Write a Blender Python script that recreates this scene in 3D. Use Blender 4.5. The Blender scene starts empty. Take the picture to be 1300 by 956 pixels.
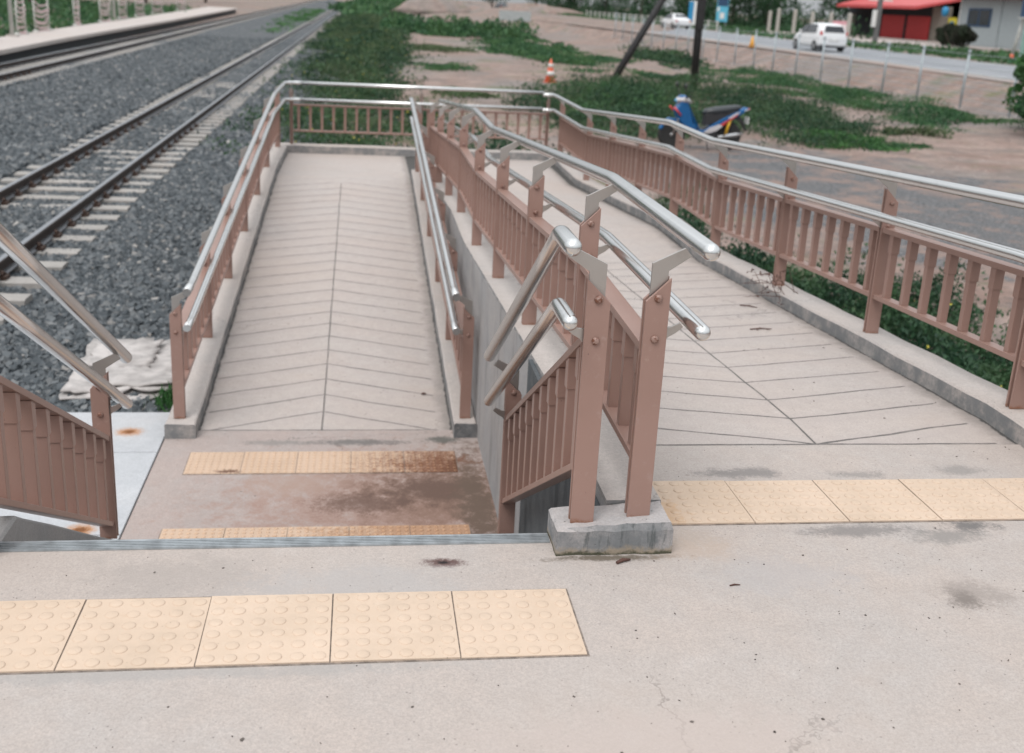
import bpy, math, random
import numpy as np
from mathutils import Vector, Matrix, noise as mnoise

random.seed(7)
C = bpy.context.scene.collection
sc = bpy.context.scene

# ------------------------------------------------------------------ helpers
class MB:
    """collects verts / faces, then links ONE mesh object"""
    def __init__(s):
        s.v = []; s.f = []; s.sm = []
    def add(s, vs, fs, smooth=False):
        o = len(s.v)
        s.v += [tuple(p) for p in vs]
        s.f += [tuple(i + o for i in f) for f in fs]
        s.sm += [smooth] * len(fs)
        return s
    def box(s, x0, x1, y0, y1, z0, z1):
        v = [(x0,y0,z0),(x1,y0,z0),(x1,y1,z0),(x0,y1,z0),(x0,y0,z1),(x1,y0,z1),(x1,y1,z1),(x0,y1,z1)]
        return s.add(v, [(0,3,2,1),(4,5,6,7),(0,1,5,4),(1,2,6,5),(2,3,7,6),(3,0,4,7)])
    def prism(s, poly, a, b, axis='y'):
        """poly: 2D points; axis y -> (x,z) extruded in y; axis x -> (y,z) ; axis z -> (x,y)"""
        def mk(p, t):
            if axis == 'y': return (p[0], t, p[1])
            if axis == 'x': return (t, p[0], p[1])
            return (p[0], p[1], t)
        n = len(poly)
        v = [mk(p, a) for p in poly] + [mk(p, b) for p in poly]
        f = [tuple(range(n)), tuple(range(2*n-1, n-1, -1))]
        f += [(i, i+n, (i+1) % n + n, (i+1) % n) for i in range(n)]
        return s.add(v, f)
    def tube(s, pts, r, seg=14, dome0=False, dome1=False, radii=None):
        P = [Vector(p) for p in pts]
        n = len(P)
        rings = []
        def tang(i):
            if i == 0: return (P[1]-P[0]).normalized()
            if i == n-1: return (P[-1]-P[-2]).normalized()
            return ((P[i]-P[i-1]).normalized() + (P[i+1]-P[i]).normalized()).normalized()
        t0 = tang(0)
        up = Vector((0,0,1)) if abs(t0.z) < .9 else Vector((1,0,0))
        u = t0.cross(up).normalized()
        seq = []
        for i in range(n):
            t = tang(i)
            u = (u - t*u.dot(t)).normalized(); w = t.cross(u)
            rr = radii[i] if radii else r
            seq.append((P[i], u.copy(), w.copy(), t, rr))
        full = []
        if dome0:
            c, uu, ww, t, rr = seq[0]
            for k in range(4, 0, -1):
                a = k/4.5*math.pi/2
                full.append((c - t*rr*math.sin(a), uu, ww, rr*math.cos(a)))
        for c, uu, ww, t, rr in seq: full.append((c, uu, ww, rr))
        if dome1:
            c, uu, ww, t, rr = seq[-1]
            for k in range(1, 5):
                a = k/4.5*math.pi/2
                full.append((c + t*rr*math.sin(a), uu, ww, rr*math.cos(a)))
        vs = []
        for c, uu, ww, rr in full:
            for k in range(seg):
                a = 2*math.pi*k/seg
                vs.append(c + uu*rr*math.cos(a) + ww*rr*math.sin(a))
        m = len(full)
        fs = [(i*seg+k, i*seg+(k+1) % seg, (i+1)*seg+(k+1) % seg, (i+1)*seg+k) for i in range(m-1) for k in range(seg)]
        s.add(vs, fs, True)
        o = len(s.v) - len(vs)
        s.f.append(tuple(o+k for k in range(seg-1, -1, -1))); s.sm.append(dome0)
        s.f.append(tuple(o+(m-1)*seg+k for k in range(seg))); s.sm.append(dome1)
        return s
    def lathe(s, prof, c=(0,0,0), axis='z', seg=20):
        """prof: list (r, h)"""
        vs = []
        for r, h in prof:
            for k in range(seg):
                a = 2*math.pi*k/seg; x, y = r*math.cos(a), r*math.sin(a)
                if axis == 'z': p = (c[0]+x, c[1]+y, c[2]+h)
                elif axis == 'y': p = (c[0]+x, c[1]+h, c[2]+y)
                else: p = (c[0]+h, c[1]+x, c[2]+y)
                vs.append(p)
        m = len(prof)
        fs = [(i*seg+k, i*seg+(k+1) % seg, (i+1)*seg+(k+1) % seg, (i+1)*seg+k) for i in range(m-1) for k in range(seg)]
        fs += [tuple(range(seg-1,-1,-1)), tuple((m-1)*seg+k for k in range(seg))]
        return s.add(vs, fs, True)
    def ball(s, c, r, seg=12, sy=1, sz=1):
        prof = [(r*math.sin(math.pi*i/8)+1e-4, -r*math.cos(math.pi*i/8)*sz) for i in range(9)]
        return s.lathe(prof, c, 'z', seg)
    def loft(s, rings, cap=True, smooth=True):
        n = len(rings[0]); vs = [p for r in rings for p in r]
        fs = [(i*n+k, i*n+(k+1) % n, (i+1)*n+(k+1) % n, (i+1)*n+k) for i in range(len(rings)-1) for k in range(n)]
        if cap: fs += [tuple(range(n-1,-1,-1)), tuple((len(rings)-1)*n+k for k in range(n))]
        return s.add(vs, fs, smooth)
    def build(s, name, mat, parent=None, bevel=0, loc=None, fixn=True):
        me = bpy.data.meshes.new(name)
        me.from_pydata(s.v, [], s.f); me.update()
        me.polygons.foreach_set('use_smooth', s.sm)
        me.materials.append(mat)
        if fixn:
            import bmesh
            bm = bmesh.new(); bm.from_mesh(me)
            bmesh.ops.recalc_face_normals(bm, faces=bm.faces)
            bm.to_mesh(me); bm.free()
        o = bpy.data.objects.new(name, me); C.objects.link(o)
        if parent: o.parent = parent
        if loc: o.location = loc
        if bevel:
            b = o.modifiers.new('bevel', 'BEVEL'); b.width = bevel; b.segments = 2; b.limit_method = 'ANGLE'; b.angle_limit = math.radians(35)
        return o

def raw_mesh(name, V, F, mat, parent=None, smooth=False):
    """V (n,3) float, F (m,k) int numpy arrays -> object (fast)"""
    me = bpy.data.meshes.new(name)
    m, k = F.shape
    me.vertices.add(len(V)); me.vertices.foreach_set('co', V.astype(np.float32).ravel())
    me.loops.add(m*k); me.loops.foreach_set('vertex_index', F.astype(np.int32).ravel())
    me.polygons.add(m)
    me.polygons.foreach_set('loop_start', np.arange(0, m*k, k, dtype=np.int32))
    me.polygons.foreach_set('loop_total', np.full(m, k, dtype=np.int32))
    me.polygons.foreach_set('use_smooth', np.full(m, smooth))
    me.update(calc_edges=True); me.validate()
    me.materials.append(mat)
    o = bpy.data.objects.new(name, me); C.objects.link(o)
    if parent: o.parent = parent
    return o

def empty(name, loc=(0,0,0), rz=0):
    o = bpy.data.objects.new(name, None); C.objects.link(o); o.location = loc; o.rotation_euler = (0,0,rz)
    o.empty_display_size = .2
    return o
def tag(o, label=None, cat=None, group=None, kind=None):
    if label: o['label'] = label
    if cat: o['category'] = cat
    if group: o['group'] = group
    if kind: o['kind'] = kind
    return o
def copy_tree(o, parent=None):
    c = o.copy(); C.objects.link(c)
    if parent: c.parent = parent
    for ch in list(KIDS.get(o, [])) or [x for x in o.children]:
        copy_tree(ch, c)
    return c
KIDS = {}

# ------------------------------------------------------------------ node helpers
class NT:
    def __init__(s, name):
        s.m = bpy.data.materials.new(name); s.m.use_nodes = True
        s.t = s.m.node_tree; s.b = s.t.nodes['Principled BSDF']
        s.pos = None
    def n(s, typ, **kw):
        nd = s.t.nodes.new(typ)
        for k, v in kw.items(): setattr(nd, k, v)
        return nd
    def l(s, a, b): s.t.links.new(a, b)
    def put(s, inp, v):
        if hasattr(v, 'is_output') or isinstance(v, bpy.types.NodeSocket): s.l(v, inp)
        else: inp.default_value = v
    def math(s, op, a, b=None, c=None, clamp=False):
        nd = s.n('ShaderNodeMath', operation=op, use_clamp=clamp)
        s.put(nd.inputs[0], a)
        if b is not None: s.put(nd.inputs[1], b)
        if c is not None: s.put(nd.inputs[2], c)
        return nd.outputs[0]
    def P(s):
        if not s.pos: s.pos = s.n('ShaderNodeNewGeometry').outputs['Position']
        return s.pos
    def xyz(s, v=None):
        nd = s.n('ShaderNodeSeparateXYZ'); s.l(v or s.P(), nd.inputs[0]); return nd.outputs
    def noise(s, scale, detail=4, rough=.55, vec=None, dist=0, color=False):
        nd = s.n('ShaderNodeTexNoise'); nd.inputs['Scale'].default_value = scale
        nd.inputs['Detail'].default_value = detail; nd.inputs['Roughness'].default_value = rough
        nd.inputs['Distortion'].default_value = dist
        s.l(vec or s.P(), nd.inputs['Vector'])
        return nd.outputs[1 if color else 0]
    def voro(s, scale, feature='F1', vec=None, out=0):
        nd = s.n('ShaderNodeTexVoronoi', feature=feature); nd.inputs['Scale'].default_value = scale
        s.l(vec or s.P(), nd.inputs['Vector']); return nd.outputs[out]
    def rng(s, v, a, b, c=0., d=1., smooth=True):
        nd = s.n('ShaderNodeMapRange'); nd.interpolation_type = 'SMOOTHSTEP' if smooth else 'LINEAR'
        s.put(nd.inputs[0], v)
        for i, x in enumerate((a, b, c, d)): s.put(nd.inputs[1+i], x)
        return nd.outputs[0]
    def mix(s, f, a, b, mode='MIX'):
        nd = s.n('ShaderNodeMix', data_type='RGBA', blend_type=mode)
        s.put(nd.inputs[0], f)
        for i, v in ((6, a), (7, b)):
            if isinstance(v, tuple): v = v if len(v) == 4 else (*v, 1)
            s.put(nd.inputs[i], v)
        return nd.outputs[2]
    def stain(s, col, cx, cy, rx, ry, color, amt=.8, nscale=14, k=.9, nz=None):
        x, y, z = s.xyz()
        dx = s.math('DIVIDE', s.math('SUBTRACT', x, cx), rx)
        dy = s.math('DIVIDE', s.math('SUBTRACT', y, cy), ry)
        d = s.math('SQRT', s.math('ADD', s.math('MULTIPLY', dx, dx), s.math('MULTIPLY', dy, dy)))
        nz = nz or s.noise(nscale, 5, .65)
        if not hasattr(s, 'fine'): s.fine = s.math('MULTIPLY', s.math('SUBTRACT', s.noise(85, 5, .75), .5), 1.5)
        d = s.math('ADD', d, s.math('MULTIPLY', s.math('SUBTRACT', nz, .5), k*2.3))
        if nscale > 2: d = s.math('ADD', d, s.fine)
        f = s.rng(d, 1.05, .25, 0, amt)
        return s.mix(f, col, color)
    def bump(s, h, strength=.3, dist=.01, prev=None):
        nd = s.n('ShaderNodeBump'); nd.inputs['Strength'].default_value = strength
        nd.inputs['Distance'].default_value = dist
        s.l(h, nd.inputs['Height'])
        if prev is not None: s.l(prev, nd.inputs['Normal'])
        return nd.outputs[0]
    def out(s, col=None, rough=None, metal=None, normal=None, spec=None):
        if col is not None:
            if isinstance(col, tuple): s.b.inputs['Base Color'].default_value = (*col, 1) if len(col) == 3 else col
            else: s.l(col, s.b.inputs['Base Color'])
        if rough is not None: s.put(s.b.inputs['Roughness'], rough)
        if metal is not None: s.put(s.b.inputs['Metallic'], metal)
        if spec is not None: s.put(s.b.inputs['Specular IOR Level'], spec)
        if normal is not None: s.l(normal, s.b.inputs['Normal'])
        return s.m

def plain(name, col, rough=.6, metal=0, var=.12, scale=6, bump=.05):
    t = NT(name)
    nz = t.noise(scale, 4, .6)
    c = t.mix(t.rng(nz, .3, .7), tuple(x*(1-var) for x in col), tuple(min(1, x*(1+var)) for x in col))
    nb = t.bump(t.noise(scale*12, 3), bump, .004)
    return t.out(c, rough, metal, nb)

def concrete(name, a, b, dark=(.12,.115,.11), speck=.5, extra=None, rough=.85, bump=.25, drip=False):
    t = NT(name)
    n1 = t.noise(2.2, 6, .62); n2 = t.noise(17, 5, .65); n3 = t.noise(95, 3, .6)
    c = t.mix(t.rng(n1, .34, .66), a, b)
    c = t.mix(t.rng(n2, .3, .75, 0, .38), c, tuple(x*.74 for x in a))
    c = t.mix(t.rng(t.noise(6, 5, .7), .56, .72, 0, .4), c, tuple(min(1, x*1.16) for x in b))
    c = t.mix(t.rng(n3, .3, .75, 0, .42), c, tuple(x*.62 for x in b))
    # pits and dark specks
    v = t.voro(46)
    sp = t.math('MULTIPLY', t.rng(v, .17, .07), t.rng(t.noise(9, 2), .50, .60))
    v2 = t.voro(17); sp2 = t.math('MULTIPLY', t.rng(v2, .075, .035), t.rng(t.noise(3, 2), .45, .6))
    sp = t.math('MAXIMUM', sp, sp2)
    c = t.mix(t.rng(t.noise(1.1, 7, .75, dist=1.2), .52, .70, 0, .35), c, tuple(x*.72 for x in b))
    c = t.mix(t.rng(t.noise(210, 2, .6), .40, .68, 0, .42), c, tuple(x*.6 for x in a))
    c = t.mix(t.math('MULTIPLY', sp, speck), c, dark)
    if drip:
        x, y, z = t.xyz()
        cb = t.n('ShaderNodeCombineXYZ'); t.l(t.math('MULTIPLY', x, 9.), cb.inputs[0]); t.l(t.math('MULTIPLY', y, 9.), cb.inputs[1]); t.l(t.math('MULTIPLY', z, 1.4), cb.inputs[2])
        c = t.mix(t.rng(t.noise(1., 5, .7, vec=cb.outputs[0]), .47, .72, 0, .62), c, tuple(x*.42 for x in a))
    vz = t.n('ShaderNodeVectorMath', operation='ADD'); t.l(t.P(), vz.inputs[0])
    vs_ = t.n('ShaderNodeVectorMath', operation='SCALE'); vs_.inputs['Scale'].default_value = .35; t.l(t.noise(3.2, 5, .7, color=True), vs_.inputs[0]); t.l(vs_.outputs[0], vz.inputs[1])
    ce = t.voro(.75, 'DISTANCE_TO_EDGE', vec=vz.outputs[0])
    cr_ = t.math('MULTIPLY', t.rng(ce, .0032, .0010), t.rng(t.noise(.9, 3), .50, .60, 0, .6))
    c = t.mix(cr_, c, tuple(x*.35 for x in b))
    c = t.mix(t.rng(t.noise(.55, 5, .7), .48, .66, 0, .35), c, (a[0]*.93, a[1]*.86, a[2]*.80))
    if extra: c = extra(t, c)
    hgt = t.math('ADD', t.math('MULTIPLY', n2, .5), t.math('MULTIPLY', n3, .5))
    hgt = t.math('SUBTRACT', hgt, t.math('MULTIPLY', sp, .6))
    return t.out(c, rough, 0, t.bump(hgt, bump, .006), .3), t

# ------------------------------------------------------------------ materials
PINK = (.50,.432,.412); GREY = (.44,.425,.42)
def ex_top(t, c):
    nz = t.noise(13, 6, .7)
    for cx, cy, rx, ry, col, am in [(-.31,.457,.075,.03,(.10,.055,.05),.95), (-.31,.457,.02,.012,(.02,.015,.015),1),
            (1.07,.205,.06,.055,(.10,.085,.075),.85), (1.10,.225,.13,.10,(.24,.21,.19),.6),
            (.95,.60,.25,.05,(.16,.15,.145),.7), (1.32,.62,.10,.05,(.10,.10,.10),.8), (1.20,.56,.16,.06,(.2,.19,.18),.7),
            (.72,1.02,.20,.055,(.17,.16,.155),.75), (1.12,1.0,.12,.04,(.2,.19,.18),.6), (1.5,1.03,.12,.05,(.2,.19,.18),.6),
            (.42,.55,.12,.12,(.36,.30,.25),.45), (-1.0,.40,.3,.16,(.30,.27,.25),.5), (-.95,-.02,.8,.035,(.3,.29,.28),.5),
            (.16,.465,.24,.022,(.12,.10,.075),.9), (-.55,.35,.35,.12,(.36,.34,.33),.6), (.62,.35,.25,.14,(.36,.34,.335),.5), (.4,.50,.18,.09,(.42,.33,.27),.4), (.1,-.3,.5,.12,(.42,.36,.33),.6)]:
        c = t.stain(c, cx, cy, rx, ry, col, am, nz=nz)
    return c
M_top, _ = concrete('landing_concrete', (.475,.412,.372), (.445,.412,.39), extra=ex_top)
def ex_low(t, c):
    nz = t.noise(11, 6, .7)
    for cx, cy, rx, ry, col, am in [(-.25,3.0,1.25,.95,(.30,.20,.165),.9), (-.05,3.15,.75,.6,(.20,.125,.095),.85), (-.12,3.2,.42,.25,(.11,.07,.055),.85), (.08,3.0,.14,1.1,(.12,.085,.065),.95),
            (-.2,3.6,.42,.13,(.17,.08,.05),.85),(-.5,3.05,.32,.16,(.12,.075,.06),.75), (-.9,3.3,.3,.2,(.33,.24,.2),.7), (-.55,3.86,.4,.06,(.13,.125,.12),.85), (-.05,3.9,.14,.06,(.10,.1,.09),.9), (-1.0,3.86,.25,.05,(.2,.19,.18),.7)]:
        c = t.stain(c, cx, cy, rx, ry, col, am, nz=nz)
    return c
M_low, _ = concrete('lower_concrete', (.42,.345,.315), (.40,.36,.34), extra=ex_low)
M_step, _ = concrete('stair_concrete', (.40,.36,.34), (.36,.34,.33))
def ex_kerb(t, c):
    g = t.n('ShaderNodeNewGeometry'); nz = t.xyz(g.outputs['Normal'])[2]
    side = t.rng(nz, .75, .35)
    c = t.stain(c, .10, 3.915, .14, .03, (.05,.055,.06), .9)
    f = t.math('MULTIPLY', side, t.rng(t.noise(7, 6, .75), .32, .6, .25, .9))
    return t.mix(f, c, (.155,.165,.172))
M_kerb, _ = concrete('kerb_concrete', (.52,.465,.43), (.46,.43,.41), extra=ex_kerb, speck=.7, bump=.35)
def ex_block(t, c):
    x, y, z = t.xyz()
    f = t.rng(t.math('ADD', z, t.math('MULTIPLY', t.noise(14, 5, .7), .06)), .062, .02)
    c = ex_kerb(t, c)
    cb = t.n('ShaderNodeCombineXYZ'); t.l(t.math('MULTIPLY', x, 60.), cb.inputs[0]); t.l(t.math('MULTIPLY', y, 60.), cb.inputs[1]); t.l(t.math('MULTIPLY', z, 9.), cb.inputs[2])
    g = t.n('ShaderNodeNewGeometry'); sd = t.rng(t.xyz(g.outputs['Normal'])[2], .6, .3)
    st = t.rng(t.noise(1., 5, .7, vec=cb.outputs[0]), .50, .68, 0, .75)
    c = t.mix(t.math('MULTIPLY', st, sd), c, (.075,.085,.085))
    c = t.mix(t.math('MULTIPLY', sd, t.rng(t.math('ADD', z, t.math('MULTIPLY', t.noise(18, 5, .75), .07)), .060, .040, 0, .85)), c, (.33,.27,.20))
    c = t.mix(t.math('MULTIPLY', sd, t.rng(t.math('ADD', z, t.math('MULTIPLY', t.noise(22, 5, .75), .05)), .040, .026, 0, .9)), c, (.045,.05,.03))
    return c
M_block, _ = concrete('block_concrete', (.50,.45,.43), (.42,.41,.41), extra=ex_block, speck=.9, bump=.45)
M_wall, _ = concrete('wall_concrete', (.355,.355,.36), (.44,.42,.41), drip=True, bump=.3)
M_wall_shaded, _ = concrete('shaded_stairwell_concrete', (.085,.10,.11), (.20,.21,.215), drip=True, bump=.3)  # bare grey wall, its colour darkened for the stairwell shade, plus streaks

def chevron(name, xc, half, y0, y1, k, sgn_edges, pitch=.25, xl=0, xr=0):
    def ex(t, c):
        x, y, z = t.xyz()
        wob = t.math('MULTIPLY', t.math('SUBTRACT', t.noise(2.6, 3), .5), .035)
        dx = t.math('ABSOLUTE', t.math('SUBTRACT', x, xc))
        u = t.math('ADD', t.math('SUBTRACT', t.math('SUBTRACT', y, t.math('MULTIPLY', dx, k)), y0), wob)
        fr = t.math('PINGPONG', u, pitch/2)
        wn = t.rng(t.noise(5, 4, .6), .3, .7, .0022, .0052)
        g = t.rng(fr, t.math('ADD', wn, .003), wn)
        g = t.math('MULTIPLY', g, t.rng(dx, half+.01, half-.01))
        g = t.math('MULTIPLY', g, t.rng(y, y0-.01, y0+.01)); g = t.math('MULTIPLY', g, t.rng(u, -.03, -.01)); g = t.math('MULTIPLY', g, t.rng(y, y1+.05, y1))
        # the long centre groove and the cross joint
        xw = t.math('ADD', x, t.math('MULTIPLY', t.math('SUBTRACT', t.noise(3, 2), .5), .012))
        cg = t.rng(t.math('ABSOLUTE', t.math('SUBTRACT', xw, xc)), .0055, .0025)
        cg = t.math('MULTIPLY', cg, t.math('MULTIPLY', t.rng(y, y0-.005, y0+.005), t.rng(y, y1+.02, y1)))
        yw = t.math('ADD', y, t.math('MULTIPLY', t.math('SUBTRACT', t.noise(4, 2), .5), .012))
        jg = t.math('MULTIPLY', t.rng(t.math('ABSOLUTE', t.math('SUBTRACT', yw, y0)), .0065, .0035), t.rng(dx, half+.01, half))
        g = t.math('MAXIMUM', g, t.math('MAXIMUM', cg, jg))
        t.groove = g
        # dirt swept against the kerbs and slightly different bands of trowelling
        band = t.math('PINGPONG', t.math('ADD', u, t.math('MULTIPLY', t.noise(8, 3), .05)), pitch/2)
        c = t.mix(t.rng(band, .02, .10, .20, 0), c, (.36,.32,.31))
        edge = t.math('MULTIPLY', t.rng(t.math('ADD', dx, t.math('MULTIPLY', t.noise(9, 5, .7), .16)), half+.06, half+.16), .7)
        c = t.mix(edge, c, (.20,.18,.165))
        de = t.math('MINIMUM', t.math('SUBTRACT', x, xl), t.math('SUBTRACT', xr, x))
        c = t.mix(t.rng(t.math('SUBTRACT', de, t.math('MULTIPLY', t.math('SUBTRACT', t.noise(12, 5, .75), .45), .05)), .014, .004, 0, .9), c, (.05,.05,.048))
        return t.mix(t.math('MULTIPLY', g, t.rng(t.noise(6, 5, .75), .3, .6, .45, .85)), c, (.075,.075,.072))
    m, t = concrete(name, (.485,.424,.388), (.478,.436,.41), extra=ex, speck=.35)
    b = t.b.inputs['Normal'].links[0].from_socket
    t.l(t.bump(t.math('SUBTRACT', 1., t.groove), .8, .006, b), t.b.inputs['Normal'])
    return m
M_rampR = chevron('ramp_concrete', 1.085, .69, 1.262, 5.2, .29, 1, xl=.333, xr=1.86)
M_rampL = chevron('ramp_concrete_lower', -.76, .70, 4.055, 10.0, -.37, 1, xl=-1.485, xr=.03)

def tile_mat(name, extra=None):
    t = NT(name)
    c = t.mix(t.rng(t.noise(4, 4), .35, .65), (.545,.428,.330), (.59,.466,.365))
    c = t.mix(t.rng(t.noise(40, 4, .7), .5, .8, 0, .22), c, (.66,.58,.49))
    c = t.mix(t.rng(t.noise(15, 5, .7), .58, .75, 0, .35), c, (.47,.33,.22))
    # worn paint lets pale cement grains and dirt show
    v = t.voro(70)
    c = t.mix(t.math('MULTIPLY', t.rng(v, .16, .06), t.rng(t.noise(7, 2), .56, .66)), c, (.25,.2,.16))
    orr = t.n('ShaderNodeObjectInfo').outputs['Random']
    c = t.mix(t.rng(orr, 0, 1, 0, .30, smooth=False), c, (.50,.385,.285))
    c = t.mix(t.rng(t.noise(2.3, 6, .75), .50, .68, 0, .45), c, (.45,.36,.28))
    c = t.mix(t.rng(t.noise(55, 5, .8), .60, .72, 0, .45), c, (.34,.27,.21))
    if extra: c = extra(t, c)
    return t.out(c, .8, 0, t.bump(t.noise(120, 4, .6), .25, .003), .25)
M_tile = tile_mat('tactile_paving_paint')
def ex_tl(t, c):
    nz = t.noise(22, 5, .7)
    z = t.xyz()[2]; low = t.rng(z, -1.0775+.0075, -1.0775+.0055); clean = c; c0 = c
    c = t.mix(t.math('MULTIPLY', low, .35), c, (.42,.26,.17))
    c = t.stain(c, .1, 3.45, .75, .50, (.16,.065,.035), .95, nz=nz, k=.55)
    c = t.stain(c, .12, 3.5, .22, .2, (.10,.05,.03), .85, nz=nz, k=.6)
    c = t.stain(c, -.1, 2.7, .8, .3, (.34,.19,.11), .8, nz=nz)
    c = t.mix(t.math('SUBTRACT', .45, t.math('MULTIPLY', low, .45)), c, (.52,.31,.18))
    return t.stain(c, -1.25, 3.45, .09, .03, (.12,.06,.04), .9, nz=nz)
M_tile_low = tile_mat('tactile_paving_dirty', ex_tl)
def ex_tr(t, c): return t.stain(c, .36, .72, .10, .14, (.52,.34,.20), .6, 30)
M_tile_r = tile_mat('tactile_paving_edge', ex_tr)

def paint():
    t = NT('brown_railing_paint')
    c = t.mix(t.rng(t.noise(3, 4), .3, .7), (.275,.169,.138), (.305,.190,.157))
    c = t.mix(t.rng(t.noise(30, 5, .7), .55, .8, 0, .45), c, (.33,.225,.195))
    c = t.mix(t.rng(t.noise(75, 3, .7), .70, .76, 0, .7), c, (.10,.055,.045))
    return t.out(c, .38, 0, t.bump(t.noise(60, 3), .12, .002), .5)
M_paint = paint()
def post_paint():
    t = NT('brown_post_paint')
    c = t.mix(t.rng(t.noise(3, 4), .3, .7), (.275,.171,.140), (.305,.192,.160))
    c = t.mix(t.rng(t.noise(26, 6, .75), .56, .74, 0, .5), c, (.36,.26,.23))
    c = t.mix(t.rng(t.noise(70, 3, .7), .70, .76, 0, .75), c, (.09,.05,.04))
    z = t.xyz(t.n('ShaderNodeTexCoord').outputs['Object'])[2]
    r = t.rng(t.math('ADD', z, t.math('MULTIPLY', t.noise(40, 5, .75), .05)), .040, .022)
    c = t.mix(t.math('MULTIPLY', r, .85), c, (.21,.085,.04))
    w = t.rng(t.math('ABSOLUTE', t.math('SUBTRACT', z, t.math('ADD', .35, t.math('MULTIPLY', t.noise(9, 5, .75), .3)))), .012, .004)
    c = t.mix(t.math('MULTIPLY', w, t.rng(t.noise(30, 4, .7), .5, .62, 0, .6)), c, (.36,.25,.21))
    return t.out(c, .40, 0, t.bump(t.noise(60, 3), .12, .002), .5)
M_post = post_paint()
def bolt_m():
    t = NT('bolt_paint')
    return t.out(t.mix(t.rng(t.noise(90, 4), .45, .62), (.29,.19,.16), (.15,.06,.035)), .45, .1, None, .5)
M_bolt = bolt_m()
def steel(name, rough, col):
    t = NT(name)
    x, y, z = t.xyz()
    nz = t.noise(25, 4, .6)
    c = t.mix(t.rng(t.noise(8, 5, .7), .5, .75, 0, .4), col, tuple(v*.7 for v in col))
    return t.out(c, t.rng(nz, .3, .7, rough, rough+.04), 1., None)
M_steel = steel('stainless_steel', .17, (.70,.70,.69))
M_plate = steel('brushed_steel_plate', .40, (.50,.475,.45))
M_alu = plain('aluminium_nosing', (.36,.385,.40), .45, .6, .2, 20)

def slab_m(t, c):
    nz = t.noise(30, 5, .7)
    for cx, cy in ((-1.885,4.05), (-1.87,2.80)):
        c = t.stain(c, cx, cy, .10, .085, (.42,.20,.08), .95, nz=nz, k=.35)
        c = t.stain(c, cx, cy, .05, .045, (.16,.06,.02), .95, nz=nz, k=.35)
    return c
M_slab, _ = concrete('white_slab_concrete', (.48,.495,.515), (.535,.545,.56), extra=slab_m, speck=.15, bump=.1)

def ballast_m():
    t = NT('ballast_ground')
    v = t.n('ShaderNodeTexVoronoi'); v.inputs['Scale'].default_value = 17; t.l(t.P(), v.inputs['Vector'])
    cr = t.xyz(v.outputs['Color'])[0]
    c = t.mix(cr, (.065,.077,.085), (.19,.205,.215))
    c = t.mix(t.rng(t.noise(1.3, 6, .75), .45, .65, 0, .5), c, (.14,.15,.155))
    c = t.mix(t.rng(v.outputs['Distance'], .3, .6, 0, .6), c, (.012,.014,.017))
    c = t.mix(t.rng(t.noise(.35, 5, .6), .45, .7, 0, .35), c, (.13,.13,.13))
    c = t.mix(t.rng(cr, .97, .99, 0, .8), c, (.42,.40,.38))
    h = t.math('SUBTRACT', 1., v.outputs['Distance'])
    return t.out(c, .85, 0, t.bump(h, 1., .035), .3)
M_ballast = ballast_m()
def stone_m():
    t = NT('crushed_stone')
    r = t.n('ShaderNodeNewGeometry').outputs['Random Per Island']
    rp = t.n('ShaderNodeValToRGB'); t.l(r, rp.inputs[0])
    e = rp.color_ramp.elements; e[0].color = (.026,.034,.040,1); e[1].position = 1; e[1].color = (.42,.40,.37,1)
    for p, c in ((.35,(.058,.070,.078,1)), (.8,(.135,.148,.155,1)), (.975,(.20,.205,.205,1)), (.99,(.32,.30,.28,1))):
        q = rp.color_ramp.elements.new(p); q.color = c
    c = t.mix(t.rng(t.noise(60, 3), .3, .7, 0, .4), rp.outputs[0], (.12,.13,.14))
    return t.out(c, .75, 0, t.bump(t.noise(90, 3), .4, .004), .35)
M_stone = stone_m()
def ground_m():
    t = NT('bare_earth')
    n1 = t.noise(.16, 6, .62, dist=.6); n2 = t.noise(1.1, 6, .68)
    c = t.mix(t.rng(n2, .32, .68), (.235,.165,.14), (.345,.265,.232))
    c = t.mix(t.rng(n1, .46, .60, 0, .75), c, (.23,.215,.205))
    c = t.mix(t.rng(t.noise(.45, 5, .7), .60, .70, 0, .8), c, (.13,.15,.07))
    c = t.mix(t.rng(t.noise(7, 6, .8), .46, .68, 0, .75), c, (.13,.105,.09))
    c = t.mix(t.rng(t.noise(24, 4, .8), .56, .7, 0, .6), c, (.09,.08,.07))
    c = t.mix(t.rng(t.noise(2.4, 6, .75), .58, .68, 0, .55), c, (.12,.15,.075))
    c = t.mix(t.rng(t.voro(3.2), .14, .06, 0, .7), c, (.55,.5,.46))
    c = t.mix(t.rng(t.noise(.8, 7, .78, dist=.8), .47, .62, 0, .6), c, (.16,.14,.13))
    c = t.mix(t.rng(t.noise(.33, 7, .75), .54, .64, 0, .6), c, (.11,.14,.07))
    gv = t.mix(t.rng(t.noise(30, 3, .8), .35, .7), (.055,.06,.065), (.24,.235,.235))
    gv = t.mix(t.rng(t.noise(.9, 7, .78), .46, .60, 0, .8), gv, (.27,.195,.165))
    f = t.stain((0,0,0,1), 7.8, 15.0, 5.0, 8.4, (1,1,1), 1., .8, .5)
    rv = t.n('ShaderNodeRGBToBW'); t.l(f, rv.inputs[0])
    c = t.mix(t.rng(rv.outputs[0], .25, .55), c, gv)
    return t.out(c, .95, 0, t.bump(t.noise(5, 6, .7), .8, .06), .1)
M_ground = ground_m()
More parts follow.
